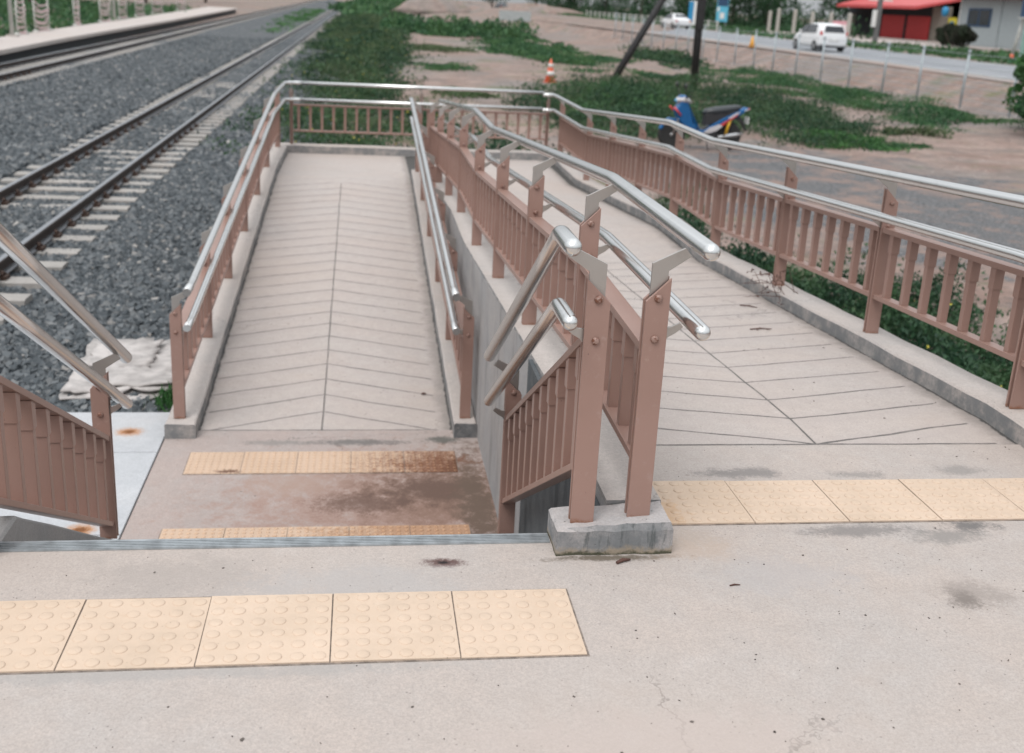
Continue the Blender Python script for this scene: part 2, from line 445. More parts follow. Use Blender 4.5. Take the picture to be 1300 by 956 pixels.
def gravel_m():
    t = NT('dark_gravel')
    v = t.voro(11, out=1); cr = t.xyz(v)[0]
    c = t.mix(cr, (.045,.05,.055), (.17,.17,.175))
    c = t.mix(t.rng(t.noise(1.1, 7, .75), .46, .62, 0, .75), c, (.25,.18,.155))
    c = t.mix(t.rng(t.noise(.35, 4, .6), .42, .6, .0, .6), c, (.075,.08,.085))
    c = t.mix(t.rng(t.noise(28, 3, .7), .68, .76, 0, .7), c, (.38,.36,.35))
    return t.out(c, .9, 0, t.bump(t.noise(20, 4, .7), .8, .03), .2)
M_gravel = gravel_m()
def road_m():
    t = NT('asphalt_road')
    x, y, z = t.xyz()
    c = t.mix(t.rng(t.noise(.5, 5), .35, .65), (.21,.225,.245), (.27,.28,.295))
    c = t.mix(t.rng(t.noise(30, 3), .4, .7, 0, .3), c, (.12,.12,.13))
    return t.out(c, .8, 0, t.bump(t.noise(40, 3), .3, .01), .3)
M_road = road_m()
M_white = plain('white_road_paint', (.62,.62,.6), .7)
def leaf_m(name, a, b, c3=None, rough=.55):
    t = NT(name)
    r = t.n('ShaderNodeNewGeometry').outputs['Random Per Island']
    c = t.mix(r, a, b)
    c = t.mix(t.rng(t.noise(.7, 4, .6), .42, .62, 0, .55), c, c3 or tuple(v*1.6 for v in b))
    t.out(c, rough, 0, None, .25)
    tr = t.n('ShaderNodeBsdfTranslucent'); t.l(c, tr.inputs[0])
    mx = t.n('ShaderNodeMixShader'); mx.inputs[0].default_value = .22
    o = t.t.nodes['Material Output']
    t.l(t.b.outputs[0], mx.inputs[1]); t.l(tr.outputs[0], mx.inputs[2]); t.l(mx.outputs[0], o.inputs[0])
    return t.m
M_weed = leaf_m('weed_leaves', (.018,.060,.030), (.060,.150,.062), (.085,.165,.055))
M_weed_dark = leaf_m('dark_weed_leaves', (.010,.032,.020), (.042,.098,.048), (.070,.130,.050))
M_weed_dry = leaf_m('dull_weed_leaves', (.035,.065,.030), (.11,.14,.07), (.08,.15,.055))
M_grass = leaf_m('bright_grass', (.030,.095,.030), (.065,.175,.050), (.08,.20,.05))
M_tree = leaf_m('tree_leaves', (.012,.040,.020), (.040,.092,.040), (.04,.10,.04))
M_flower = plain('yellow_petals', (.50,.42,.05), .6)
M_bark = plain('bark', (.10,.08,.065), .9, 0, .3, 5, .4)
def rail_m():
    t = NT('rail_steel_rusty')
    nz = t.xyz(t.n('ShaderNodeNewGeometry').outputs['Normal'])[2]
    f = t.rng(nz, .8, .95)
    c = t.mix(f, (.035,.024,.020), (.36,.37,.39))
    t.out(c, t.rng(f, 0, 1, .85, .35), f, t.bump(t.noise(30, 4), .2, .003))
    return t.m
M_rail = rail_m()
M_sleeper, _ = concrete('sleeper_concrete', (.33,.315,.295), (.42,.395,.37), speck=.4)
M_clip = plain('rail_clip_rust', (.05,.028,.02), .8)

# ------------------------------------------------------------------ levels (metres; z=0 top landing, y away from the viewer)
def fR(y):   # right ramp: down in two flights to the far landing
    if y < 1.5: return 0.
    if y < 5.2: return -(y-1.5)*.0676
    if y < 6.38: return -.25
    if y < 10.2: return -.25-(y-6.38)*.0759
    return -.54
def fL(y):   # left ramp: up from the lower landing to the far landing
    if y < 4.05: return -1.0775
    if y < 10.25: return -1.0775+(y-4.05)*.0867
    return -.54
def drift(y): return max(0, y-5)*.012
BOT = -1.75

# ------------------------------------------------------------------ concrete structure
def strip(name, x0f, x1f, ys, zf, mat, label=None, cat=None, kind=None, thick=None, jit=0, bevel=.008, zb=BOT, parent=None):
    """a long solid: top follows zf(y); x edges follow functions; goes down to zb"""
    m = MB(); rings = []
    rnd = random.Random(len(name))
    for y in ys:
        z = zf(y); a, b = x0f(y), x1f(y)
        j = [(rnd.random()-.5)*jit for _ in range(4)]
        lo = (z - thick) if thick else zb
        c = bevel
        rings.append([(a, y, lo), (b, y, lo), (b+j[0], y, z-c+j[2]), (b-c+j[0], y, z+j[2]), (a+c+j[1], y, z+j[3]), (a+j[1], y, z-c+j[3])])
    m.loft(rings, smooth=False)
    o = m.build(name, mat, parent)
    if cat or kind: tag(o, label, cat, None, kind)
    return o
def span(a, b, step, extra=()):
    n = max(1, int(round((b-a)/step))); s = [a+(b-a)*i/n for i in range(n+1)] + [e for e in extra if a < e < b]
    s = sorted(s); r = [s[0]]
    for v in s[1:]:
        if v - r[-1] > 1e-3: r.append(v)
    return r
BR = (1.5, 5.2, 6.38, 10.2); BL = (4.05, 10.25)
k_ = lambda v: (lambda y: v)
# top landing
m = MB(); m.box(-4.5, 4.5, -6, .6, -.3, 0); m.box(.33, 1.86, .6, 1.5, -.3, 0)
m2 = MB()
m2.add([(-4.5,-6,0),(4.5,-6,0),(4.5,.6,0),(-4.5,.6,0),(.33,.6,0),(1.88,.6,0),(1.88,1.252,0),(.33,1.252,0)],
       [(0,1,2,5,4,3),(4,5,6,7)])
m2.add([(-4.5,.6,0),(.33,.6,0),(.33,.6,-.178),(-4.5,.6,-.178)], [(0,1,2,3)])
m2.add([(1.86,.6,0),(4.5,.6,0),(4.5,.6,-1.7),(1.86,.6,-1.7)], [(0,1,2,3)])
m2.add([(-4.5,.6,-.178),(-1.57,.6,-.178),(-1.57,.6,-1.7),(-4.5,.6,-1.7)], [(0,1,2,3)])
o = m2.build('landing_floor', M_top); tag(o, kind='structure')
# right ramp, far landing, left ramp
strip('ramp_right', k_(.325), lambda y: 1.88+drift(y), span(1.253, 12.16, .4, BR), fR, M_rampR, kind='structure', bevel=.001)
m = MB(); m.add([(-1.5,10.25,-.54),(.328,10.25,-.54),(.328,12.16,-.54),(-1.5,12.16,-.54)], [(0,1,2,3)])
tag(m.build('far_landing', M_rampL), kind='structure')
strip('ramp_left', k_(-1.50), k_(.05), span(4.05, 10.25, .4), fL, M_rampL, kind='structure', bevel=.001)
m = MB(); m.box(-1.66, .19, 2.1, 4.05, BOT, -1.0775)
tag(m.build('lower_landing', M_low), kind='structure')
# stair
m = MB()
for i in range(1, 6): m.box(-1.50, .172, .6+.3*(i-1), .6+.3*i - (0 if i == 5 else 0), BOT, -.178*i)
o = m.build('stair', M_step); tag(o, 'concrete stair going down from the top landing to the stained lower landing', 'stair')
nose = MB()
nose.box(-1.60, .0, .556, .604, .0, .004)
for i in range(5): nose.box(-1.60, .0, .559+i*.009, .5635+i*.009, .004, .0065)
nose.box(-1.60, .0, .6005, .606, -.03, .006)
nb = nose.build('step_nosing', M_alu, o); nb['label'] = 'ribbed grey metal nosing on the edge of the top step'
# stair cheek on the left
def cheek(y): return -.002 if y < .775 else -.002-(y-.775)*.593
M_cheek, _ = concrete('cheek_concrete', (.30,.30,.30), (.36,.35,.345))
o = strip('stair_kerb', k_(-1.58), k_(-1.50), span(.607, 2.62, .25, (.775,)), cheek, M_cheek, 'sloping concrete kerb beside the stair under the left stair railing', 'kerb', jit=.004)
# kerbs / walls
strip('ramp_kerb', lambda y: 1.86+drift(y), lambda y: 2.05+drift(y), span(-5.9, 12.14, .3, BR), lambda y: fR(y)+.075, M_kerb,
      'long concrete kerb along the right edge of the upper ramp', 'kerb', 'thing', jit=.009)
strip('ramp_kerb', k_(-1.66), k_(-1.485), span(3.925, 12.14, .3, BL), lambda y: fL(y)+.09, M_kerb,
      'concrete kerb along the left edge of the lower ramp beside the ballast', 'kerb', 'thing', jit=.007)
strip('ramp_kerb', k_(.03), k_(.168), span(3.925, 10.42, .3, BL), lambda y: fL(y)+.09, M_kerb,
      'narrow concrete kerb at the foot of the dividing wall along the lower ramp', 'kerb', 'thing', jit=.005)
m = MB(); rings = []
rnd = random.Random(3)
for i in range(13):
    x = -1.66+i*(3.83/12); j = (rnd.random()-.5)*.01; z = -.44
    rings.append([(x,12.14,BOT),(x,12.34,BOT),(x,12.34,z-.008+j),(x,12.332,z+j),(x,12.148,z+j),(x,12.14,z-.008+j)])
m.loft(rings, smooth=False)
tag(m.build('ramp_kerb', M_kerb), 'concrete kerb across the far end of the ramp landing', 'kerb')
# dividing wall with the block at its near end
wall = strip('dividing_wall', k_(.170), k_(.332), span(.625, 10.44, .3, BR), lambda y: fR(y)+.088, M_wall,
      'grey weathered concrete wall dividing the upper ramp from the lower ramp and stair', 'wall', jit=.006, bevel=.005)
t = MB(); rings = []
for y in span(.62, 10.438, .3, BR):
    z = fR(y)+.0885; rings.append([(.1685,y,z),(.3335,y,z),(.3315,y,z+.012),(.1705,y,z+.012)])
t.loft(rings, smooth=False); t.build('coping', M_kerb, wall)
dk = MB(); dk.box(.152, .1695, .602, 2.05, BOT, .052); dk.build('stairwell_shade_facing', M_wall_shaded, wall)  # strip over the wall face that carries the stairwell shade in its colour
blk = MB()
import itertools
def rough_block(mb, x0, x1, y0, y1, z0, z1, nx=10, ny=4, amp=.004, seed=1, tilt=None):
    """box whose top and sides are uneven"""
    def q(x, y, z):
        n = mnoise.noise_vector(Vector((x*23+seed, y*23, z*23)))
        return (x+n.x*amp, y+n.y*amp, z+n.z*amp)
    c = .007
    xs = [x0+(x1-x0)*i/nx for i in range(nx+1)]; ys = [y0+(y1-y0)*i/ny for i in range(ny+1)]
    top = {}
    vs = []; fs = []
    def V(p): vs.append(p); return len(vs)-1
    for i, x in enumerate(xs):
        for jj, y in enumerate(ys):
            xx = min(max(x, x0+c), x1-c); yy = min(max(y, y0+c), y1-c)
            top[i, jj] = V(q(xx, yy, z1 + (tilt(xx) if tilt else 0)))
    for i in range(nx):
        for jj in range(ny): fs.append((top[i,jj],top[i+1,jj],top[i+1,jj+1],top[i,jj+1]))
    ring = [(i,0) for i in range(nx+1)]+[(nx,jj) for jj in range(1,ny+1)]+[(i,ny) for i in range(nx-1,-1,-1)]+[(0,jj) for jj in range(ny-1,0,-1)]
    prev = [top[r] for r in ring]
    for z in (z1-c, z1*.5+z0*.5, z0):
        cur = [V(q(xs[r[0]], ys[r[1]], z)) for r in ring]
        n = len(ring)
        for a in range(n): fs.append((prev[a], cur[a], cur[(a+1) % n], prev[(a+1) % n]))
        prev = cur
    mb.add(vs, fs)
rough_block(blk, .004, .334, .482, .623, -.06, .080, 12, 5, .005, tilt=lambda x: .017*x/.32)
b = blk.build('end_block', M_block, wall); b['label'] = 'stained low concrete block at the near end of the wall under two posts'
# the joint in the lower landing and the white slab outside
m = MB(); rings = []
m.box(-3.4, -1.672, .62, 2.74, -1.35, -1.083); m.box(-3.4, -1.672, 2.75, 3.742, -1.35, -1.083); m.box(-3.4, -1.672, 3.75, 4.37, -1.35, -1.083)
tag(m.build('white_slab', M_slab, bevel=.004), 'white concrete slab with two rust stained holes left of the lower landing', 'slab')

# ------------------------------------------------------------------ tactile paving
def tactile(name, x0, y0, z, n, mat, label, nx=6, rot=0, seed=0, dr=1., dh=1.):
    root = empty(name, (x0, y0, z)); tag(root, label, 'tactile paving', 'strips of yellow tactile paving')
    rnd = random.Random(seed)
    me = None
    for i in range(n):
        if i < 2:
            tb = MB(); g = .0017
            tb.box(g, .3-g, g, .3-g, -.02, .0045)
            p = .3/nx
            for a in range(nx):
                for b in range(nx):
                    cx, cy = p*(a+.5), p*(b+.5)
                    dd = rnd.uniform(-.0007,.0007)
                    tb.lathe([(.0165*dr,.0030),(.0161*dr,.0045+.0012*dh+dd*.4),(.0135*dr,.0045+.0027*dh+dd*.4),(.004*dr,.0045+.0031*dh+dd*.4)], (cx, cy, 0), 'z', 14)
            o = tb.build('tactile_tile', mat, root, fixn=False)
            first = o if i == 0 else first; second = o
        else:
            o = (first if i % 2 else second).copy(); C.objects.link(o); o.parent = root
        o.location = (.3*i, 0, rnd.uniform(-.001,.001)); o.rotation_euler = (rnd.uniform(-.003,.003), rnd.uniform(-.003,.003), rnd.uniform(-.003,.003))
    return root
M_grout = plain('dirty_joint', (.20,.165,.14), .9, 0, .4, 30)
def bed(x0, x1, y0, y1, z, parent):
    g = MB(); g.box(x0-.004, x1+.004, y0-.004, y1+.004, -.01, .0012)
    o = g.build('joint_mortar', M_grout, parent)
    return o
r = tactile('tactile_paving', -2.4, 0, 0, 8, M_tile, 'yellow studded paving strip at the head of the stair, nearest the viewer', seed=1, dh=.8); bed(0,2.4,0,.3,0,r)
r = tactile('tactile_paving', .342, .653, 0, 5, M_tile_r, 'yellow studded paving strip across the top of the upper ramp', seed=2, dh=.85); bed(0,1.5,0,.3,0,r)
r = tactile('tactile_paving', -1.483, 3.421, -1.0775, 5, M_tile_low, 'yellow studded paving strip at the foot of the lower ramp, rust stained at one end', nx=8, seed=3, dr=.66, dh=1.); bed(0,1.5,0,.3,0,r)
r = tactile('tactile_paving', -1.483, 2.48, -1.0775, 5, M_tile_low, 'yellow studded paving strip at the foot of the stair, half hidden by the step edge', nx=8, seed=4, dr=.66, dh=1.); bed(0,1.5,0,.3,0,r)

# ------------------------------------------------------------------ railings
PW = .0325
RAILX, RZT, RZL = .092, .785, .578      # rail offset and heights above the kerb top
def post_mesh(H):
    p = MB()
    poly = [(-PW,0),(PW,0),(PW,H),(-PW,H-.064)]
    for a, b in ((-.0175,-.0080), (.0080,.0175)): p.prism(poly, a, b)
    p.box(-.004, .004, -.0079, .0079, .0, .56)       # web between the two plates
    return p
def bolt_mb(z):
    p = MB()
    h = [(.0115,.0170),(.0113,.0205),(.0095,.0240),(.0060,.0262),(.002,.0268)]
    p.lathe([(r, -y) for r, y in h[::-1]] + [(.005,-.0165),(.005,.0165)] + h, (0,0,z), 'y', 16)
    return p
def proto_post(H, off=0.):
    base = post_mesh(H).build('post', M_post, bevel=.0012)
    kids = []
    for z in (.645+off, .532+off): kids.append(bolt_mb(z).build('bolt', M_bolt, base))
    u = MB(); u.prism([(-.020,.565),(-.020,.737),(.066,.779),(.086,.757),(.026,.716),(.026,.565)], -.0038, .0038)
    for i in range(len(u.v)): u.v[i] = (u.v[i][0], u.v[i][1], u.v[i][2]+off)
    kids.append(u.build('upper_bracket', M_plate, base, bevel=.0008))
    l = MB(); l.prism([(.010,.522),(.010,.560),(.045,.562),(.070,.574),(.080,.562),(.060,.545),(.040,.533),(.034,.524)], -.0038, .0038)
    for i in range(len(l.v)): l.v[i] = (l.v[i][0], l.v[i][1], l.v[i][2]+off)
    kids.append(l.build('lower_bracket', M_plate, base, bevel=.0008))
    return base
_posts = {}
def add_post(parent, loc, rz, H=.70, off=0.):
    key = (H, off)
    if key not in _posts:
        _posts[key] = o = proto_post(H, off)
        o.parent = parent; o.location = loc; o.rotation_euler = (0,0,rz)
        KIDS[o] = [c for c in C.objects if c.parent == o]
        return o
    src = _posts[key]
    o = src.copy(); C.objects.link(o); o.parent = parent; o.location = loc; o.rotation_euler = (0,0,rz)
    for ch in KIDS[src]:
        c = ch.copy(); C.objects.link(c); c.parent = o
    return o
def baluster_mb(zb, zt, q=1.):
    """vertical bar with the thicker cap section on top, z relative to panel line"""
    p = MB(); zc = zt - .095
    p.box(-.0150, .0150, -.0200*q, .0200*q, zb, zc+.002)
    p.box(-.0190, .0190, -.0240*q, .0240*q, zc, zt)
    return p
_bal = {}
def panel(parent, A, B, hb, ht, n):
    """A, B: base points (kerb line) of two neighbouring posts; rails at hb / ht above; n balusters"""
    A, B = Vector(A), Vector(B); d = B-A; L = math.hypot(d.x, d.y); ux, uy = d.x/L, d.y/L; nx, ny = -uy, ux
    sl = d.z/L
    def P(s, q, z): return (A.x+ux*s+nx*q, A.y+uy*s+ny*q, A.z+sl*s+z)
    e = .0185
    fr = MB()
    for h, hh, w in ((ht, .024, .029), (hb, .022, .026)):
        ring = lambda s: [P(s,-w,h-hh/2), P(s,w,h-hh/2), P(s,w,h+hh/2), P(s,-w,h+hh/2)]
        fr.loft([ring(e), ring(L-e)], smooth=False)
    f = fr.build('panel', M_paint, parent, bevel=.002)
    key = (round(hb,3), round(ht,3), n >= 10 and abs(sl) > .3)
    for i in range(n):
        s = e + (L-2*e)*(i+.5)/n + 0
        if key not in _bal:
            o = _bal[key] = baluster_mb(hb+.004, ht-.004, 1. if key[2] else .82).build('baluster', M_paint, f, bevel=.0015)
        else:
            o = _bal[key].copy(); C.objects.link(o); o.parent = f
        o.location = P(s, 0, 0); o.rotation_euler = (0,0,math.atan2(uy,ux))
def fillet(pts, r=.05, n=4):
    out = [Vector(pts[0])]
    for i in range(1, len(pts)-1):
        p, a, b = Vector(pts[i]), Vector(pts[i-1]), Vector(pts[i+1])
        da, db = (a-p), (b-p); ra = min(r, da.length*.45, db.length*.45)
        p0, p1 = p+da.normalized()*ra, p+db.normalized()*ra
        for k in range(n+1):
            t = k/n; out.append(p0*(1-t)**2 + p*2*t*(1-t) + p1*t*t)
    out.append(Vector(pts[-1])); return out
def handrail(parent, pts, r=.0236, d0=False, d1=False, fr=.03):
    m = MB(); m.tube(fillet(pts, fr), r, 24, d0, d1)
    return m.build('handrail', M_steel, parent, fixn=False)
HB, HT = .172, .498
# centre railing of the upper ramp
g_r = 'brown railings with steel handrails'
R1 = empty('ramp_railing'); tag(R1, 'brown railing on the dividing wall, its domed steel handrail ends nearest the viewer', 'railing', g_r)
ys = [.548, 1.46, 2.66, 3.86, 5.09, 6.32, 7.6, 8.9, 10.3]
xc = .243
B_ = [(xc, y, fR(y)+.1005 - (.016 if y < .6 else 0)) for y in ys]
for p in B_: add_post(R1, p, 0, .70)
for a, b in zip(B_, B_[1:]): panel(R1, a, b, HB, HT, 6 if b[1] < 2 else 7)
X = xc+RAILX
K = .098
handrail(R1, [(X,.415,K+RZT),(X,1.545,K+RZT),(X,5.2,fR(5.2)+K+RZT),(X,6.38,-.25+K+RZT),(X,10.36,-.54+K+RZT)], d0=True)
X -= .006
handrail(R1, [(X,.40,K+RZL),(X,1.545,K+RZL),(X,5.2,fR(5.2)+K+RZL),(X,6.38,-.25+K+RZL),(X,10.36,-.54+K+RZL)], .0216, d0=True)
# railing of the lower ramp on the wall side
R2 = empty('ramp_railing'); tag(R2, 'brown railing between the lower ramp and the grey dividing wall', 'railing', g_r)
ys = [4.035, 5.29, 6.54, 7.80, 9.06, 10.3]
xc = .102
B_ = [(xc, y, fL(y)+.09) for y in ys]
for p in B_: add_post(R2, p, math.pi, .70)
for a, b in zip(B_, B_[1:]): panel(R2, a, b, HB, HT, 7)
X = xc-RAILX
for h, r in ((RZT+.09, .0236), (RZL+.09, .0216)):
    x_ = X + (0 if h > .8 else .006)
    handrail(R2, [(x_,3.87,fL(3.9)+h+.02),(x_,4.05,fL(4.05)+h+.02),(x_,10.3,-.54+h+.01),(x_,10.42,-.54+h+.01)], r)
# outer left railing of the lower ramp
R3 = empty('ramp_railing'); tag(R3, 'brown railing along the lower ramp on the side facing the railway track', 'railing', g_r)
ys = [4.035, 5.29, 6.54, 7.83, 9.1, 10.3, 11.98]
xc = -1.588
B_ = [(xc, y, fL(y)+.09) for y in ys]
for p in B_: add_post(R3, p, 0, .70)
for a, b in zip(B_, B_[1:]): panel(R3, a, b, HB, HT, 10 if b[1] > 11 else 7)
X = xc+RAILX
for h, r in ((RZT+.09, .0236), (RZL+.09, .0216)):
    x_ = X - (0 if h > .8 else .006); ye = 12.145 + (0 if h > .8 else .006)
    handrail(R3, [(x_,3.87,fL(3.9)+h+.025),(x_,4.05,fL(4.05)+h+.025),(x_,10.3,-.54+h+.01),(x_,ye-.1,-.54+h+.005),(x_+.1,ye,-.54+h+.004),(x_+.2,ye,-.54+h+.004)], r, fr=.05)
# far railing
R4 = empty('ramp_railing'); tag(R4, 'brown railing across the far end of the ramp landing', 'railing', g_r)
xs = [-1.43, .222, 1.885]; yb = 12.243
B_ = [(x, yb, -.44) for x in xs]
for p in B_: add_post(R4, p, -math.pi/2, .70)
for a, b in zip(B_, B_[1:]): panel(R4, a, b, HB, HT, 11)
XR = lambda y: 1.944+drift(y)
for h, r in ((RZT+.1, .0236), (RZL+.1, .0216)):
    ye = 12.145 + (0 if h > .8 else .006)
    handrail(R4, [(-1.31,ye,-.54+h-.006),(1.80,ye,-.54+h-.006)], r)
# outer right railing
R5 = empty('ramp_railing'); tag(R5, 'long brown railing on the right kerb of the upper ramp, before the blue scooter' , 'railing', g_r)
ys = [-1.0, .20, 1.435, 2.67, 3.905, 5.15, 6.30, 7.55, 8.80, 10.05, 11.95]
B_ = [(XR(y), y, fR(y)+.075) for y in ys]
for p in B_: add_post(R5, p, math.pi, .71, -.002)
for a, b in zip(B_, B_[1:]): panel(R5, a, b, HB+.014, HT+.014, 11 if b[1] > 11 else 7)
for h, r in ((RZT+.072, .0236), (RZL+.084, .0216)):
    o_ = RAILX - (0 if h > .8 else .006); ye = 12.145 + (0 if h > .8 else .006)
    handrail(R5, [(XR(y)-o_, y, fR(y)+h) for y in (-1.3,1.435,5.15,6.3,10.05)] + [(XR(12)-o_, ye-.07, -.54+h), (XR(12)-o_-.08, ye, -.54+h-.003), (1.79, ye, -.54+h-.004)], r, fr=.05)
# stair railings
def stair_rail(label, xc, side, base0, y1, base1, n=10, dome=True, y0=.53, ro=RAILX, ext=.09):
    R = empty('stair_railing'); tag(R, label, 'railing', g_r)
    rz = 0 if side > 0 else math.pi
    A, D = (xc, y0, base0), (xc, y1, base1)
    add_post(R, A, rz, .715 if False else .70); add_post(R, D, rz, .70)
    pan_b, pan_t = .172, .540
    panel(R, A, (xc, y1, base0 - (y1-y0)*.565), pan_b, pan_t, n)
    X = xc + side*ro
    for h, r, e in ((.882, .0236, 0), (.686, .0216, .006)):
        x_ = X - side*e
        handrail(R, [(x_,y0-.085,h),(x_,y0+.085,h),(x_,y1+ext,h-(y1+ext-y0-.085)*.575)], r, dome, False, .02)
    return R
stair_rail('brown stair railing dropping from the post on the concrete block, right of the stair', .078, -1, .0835, 1.93, -.69)
stair_rail('brown stair railing at the left edge of the photo above the white slab', -1.527, 1, .002, 1.93, -.672, y0=.53, ro=.07, ext=.16)

# ------------------------------------------------------------------ terrain
def G(x, y):
    z = np.full_like(x, -1.32)
    sm = lambda t: np.clip(t,0,1)**2*(3-2*np.clip(t,0,1))
    xn = np.interp(y, [-30,65,95,120,200,400,880], [23.4,23.4,21.5,19.5,12,-8,-60])
    z = z + .92*sm((x-xn+3.9)/2.6)                      # roadside bank
    z = z + .42*sm((4.2-x)/2.2)*(x > 1)*sm((11-y)/4)    # bank beside the ramp
    z = z + .10*np.sin(x*.7+1)*np.sin(y*.31)*.5*(x > 4)*(x < 19)
    z = z + .9*np.exp(-((x-14)/9)**2-((y-150)/30)**2)
    z = z - .06*(x < 1.9)
    return z
gx = np.unique(np.concatenate([np.linspace(-400,-40,10), np.linspace(-40,30,106), np.linspace(30,80,30), np.linspace(80,500,12)]))
gy = np.unique(np.concatenate([np.linspace(-30,0,8), np.linspace(0,60,90), np.linspace(60,160,50), np.linspace(160,900,24)]))
XX, YY = np.meshgrid(gx, gy); ZZ = G(XX, YY)
nX, nY = len(gx), len(gy)
V = np.stack([XX.ravel(), YY.ravel(), ZZ.ravel()], 1)
I = np.arange(nX*nY).reshape(nY, nX)
F = np.stack([I[:-1,:-1].ravel(), I[:-1,1:].ravel(), I[1:,1:].ravel(), I[1:,:-1].ravel()], 1)
tag(raw_mesh('ground', V, F, M_ground, smooth=True), kind='structure')
# ballast bed (uneven sheet)
def sheet(name, poly, z, mat, kind='structure', amp=0, dens=None):
    m = MB(); n = len(poly)
    m.add([(x,y,(z(x,y) if callable(z) else z)) for x, y in poly], [tuple(range(n))])
    return tag(m.build(name, mat), kind=kind)
bx = np.concatenate([np.linspace(-12.0,-7,20), np.linspace(-6.9,-1.0,50)]); by = np.concatenate([np.linspace(-6,4,14), np.linspace(4.2,30,120), np.linspace(31,420,90)])
XX, YY = np.meshgrid(bx, by)
edge = np.clip((XX+2.6)/1.6, 0, 1)
ZZ = -1.235 + .03*np.sin(XX*2.3+YY*.7)*np.sin(YY*1.1) - .16*edge*(YY > 13) - .05*((XX > -9.3) & (XX < -5.7)) - .045*((XX < -3.3) & (XX > -5.5)) 
ZZ = np.where((np.abs(XX+4.40-.00114*(YY-4.8)) < .43) & (YY > 30), -1.200, ZZ)
nX, nY = len(bx), len(by)
I = np.arange(nX*nY).reshape(nY, nX)
F = np.stack([I[:-1,:-1].ravel(), I[:-1,1:].ravel(), I[1:,1:].ravel(), I[1:,:-1].ravel()], 1)
tag(raw_mesh('ballast_bed', np.stack([XX.ravel(), YY.ravel(), ZZ.ravel()], 1), F, M_ballast, smooth=True), kind='structure')

# crushed stones
def stones(name, n, xr, yr, size, z, seed, label, skip=None):
    rg = np.random.default_rng(seed)
    x = rg.uniform(*xr, n); y = yr[0]+(yr[1]-yr[0])*rg.uniform(0,1,n)**(1.0 if yr[1] < 20 else 1.35)
    if skip is not None: k = ~skip(x, y); x, y = x[k], y[k]; n = len(x)
    # squashed cuboids with jittered corners = crushed stone
    base = np.array([(-1,-1,-1),(1,-1,-1),(1,1,-1),(-1,1,-1),(-1,-1,1),(1,-1,1),(1,1,1),(-1,1,1)], float)
    f = np.array([(0,3,2,1),(4,5,6,7),(0,1,5,4),(1,2,6,5),(2,3,7,6),(3,0,4,7)])
    P = base[None]*(1+rg.uniform(-.45,.25,(n,8,3)))
    s = size*rg.uniform(.35,.75,(n,1,1))*np.stack([rg.uniform(.7,1.2,n), rg.uniform(.7,1.2,n), rg.uniform(.5,.9,n)],1)[:,None,:]
    P = P*s
    a = rg.uniform(0,6.28,n); b = rg.uniform(-.9,.9,n); c = rg.uniform(-.9,.9,n)
    def rot(P, ax, an):
        ca, sa = np.cos(an)[:,None], np.sin(an)[:,None]; Q = P.copy()
        i, j = [(1,2),(2,0),(0,1)][ax]
        Q[:,:,i] = P[:,:,i]*ca-P[:,:,j]*sa; Q[:,:,j] = P[:,:,i]*sa+P[:,:,j]*ca
        return Q
    P = rot(rot(rot(P,0,b),1,c),2,a)
    zz = (z(x,y) if callable(z) else np.full(n, z)) + rg.uniform(-.015,.02,n)
    P += np.stack([x,y,zz],1)[:,None,:]
    F = (f[None] + (np.arange(n)*8)[:,None,None]).reshape(-1,4)
    o = raw_mesh(name, P.reshape(-1,3), F, M_stone)
    return tag(o, label, 'ballast', None, 'stuff')
def in_slab(x, y): return ((x > -3.42) & (y < 4.40)) | (x > -1.70)
zb_ = lambda x, y: -1.228 + .03*np.sin(x*2.3+y*.7)*np.sin(y*1.1) - .16*np.clip((x+2.6)/1.6,0,1)*(y > 13) - .055*((np.abs(x+4.38)<1.08)&(np.abs(x+4.38)>.36)) - .014*(np.abs(x+4.38)<=.36)
stones('ballast', 105000, (-8.2,-1.7), (3.2,15), .043, zb_, 11, 'dark blue grey crushed stone ballast around the nearer track', in_slab)
stones('ballast', 90000, (-9.35,-2.0), (15,62), .062, lambda x,y: zb_(x,y)-.05*((x > -9.3) & (x < -5.7)), 12, 'blue grey crushed stone ballast further along the two tracks')

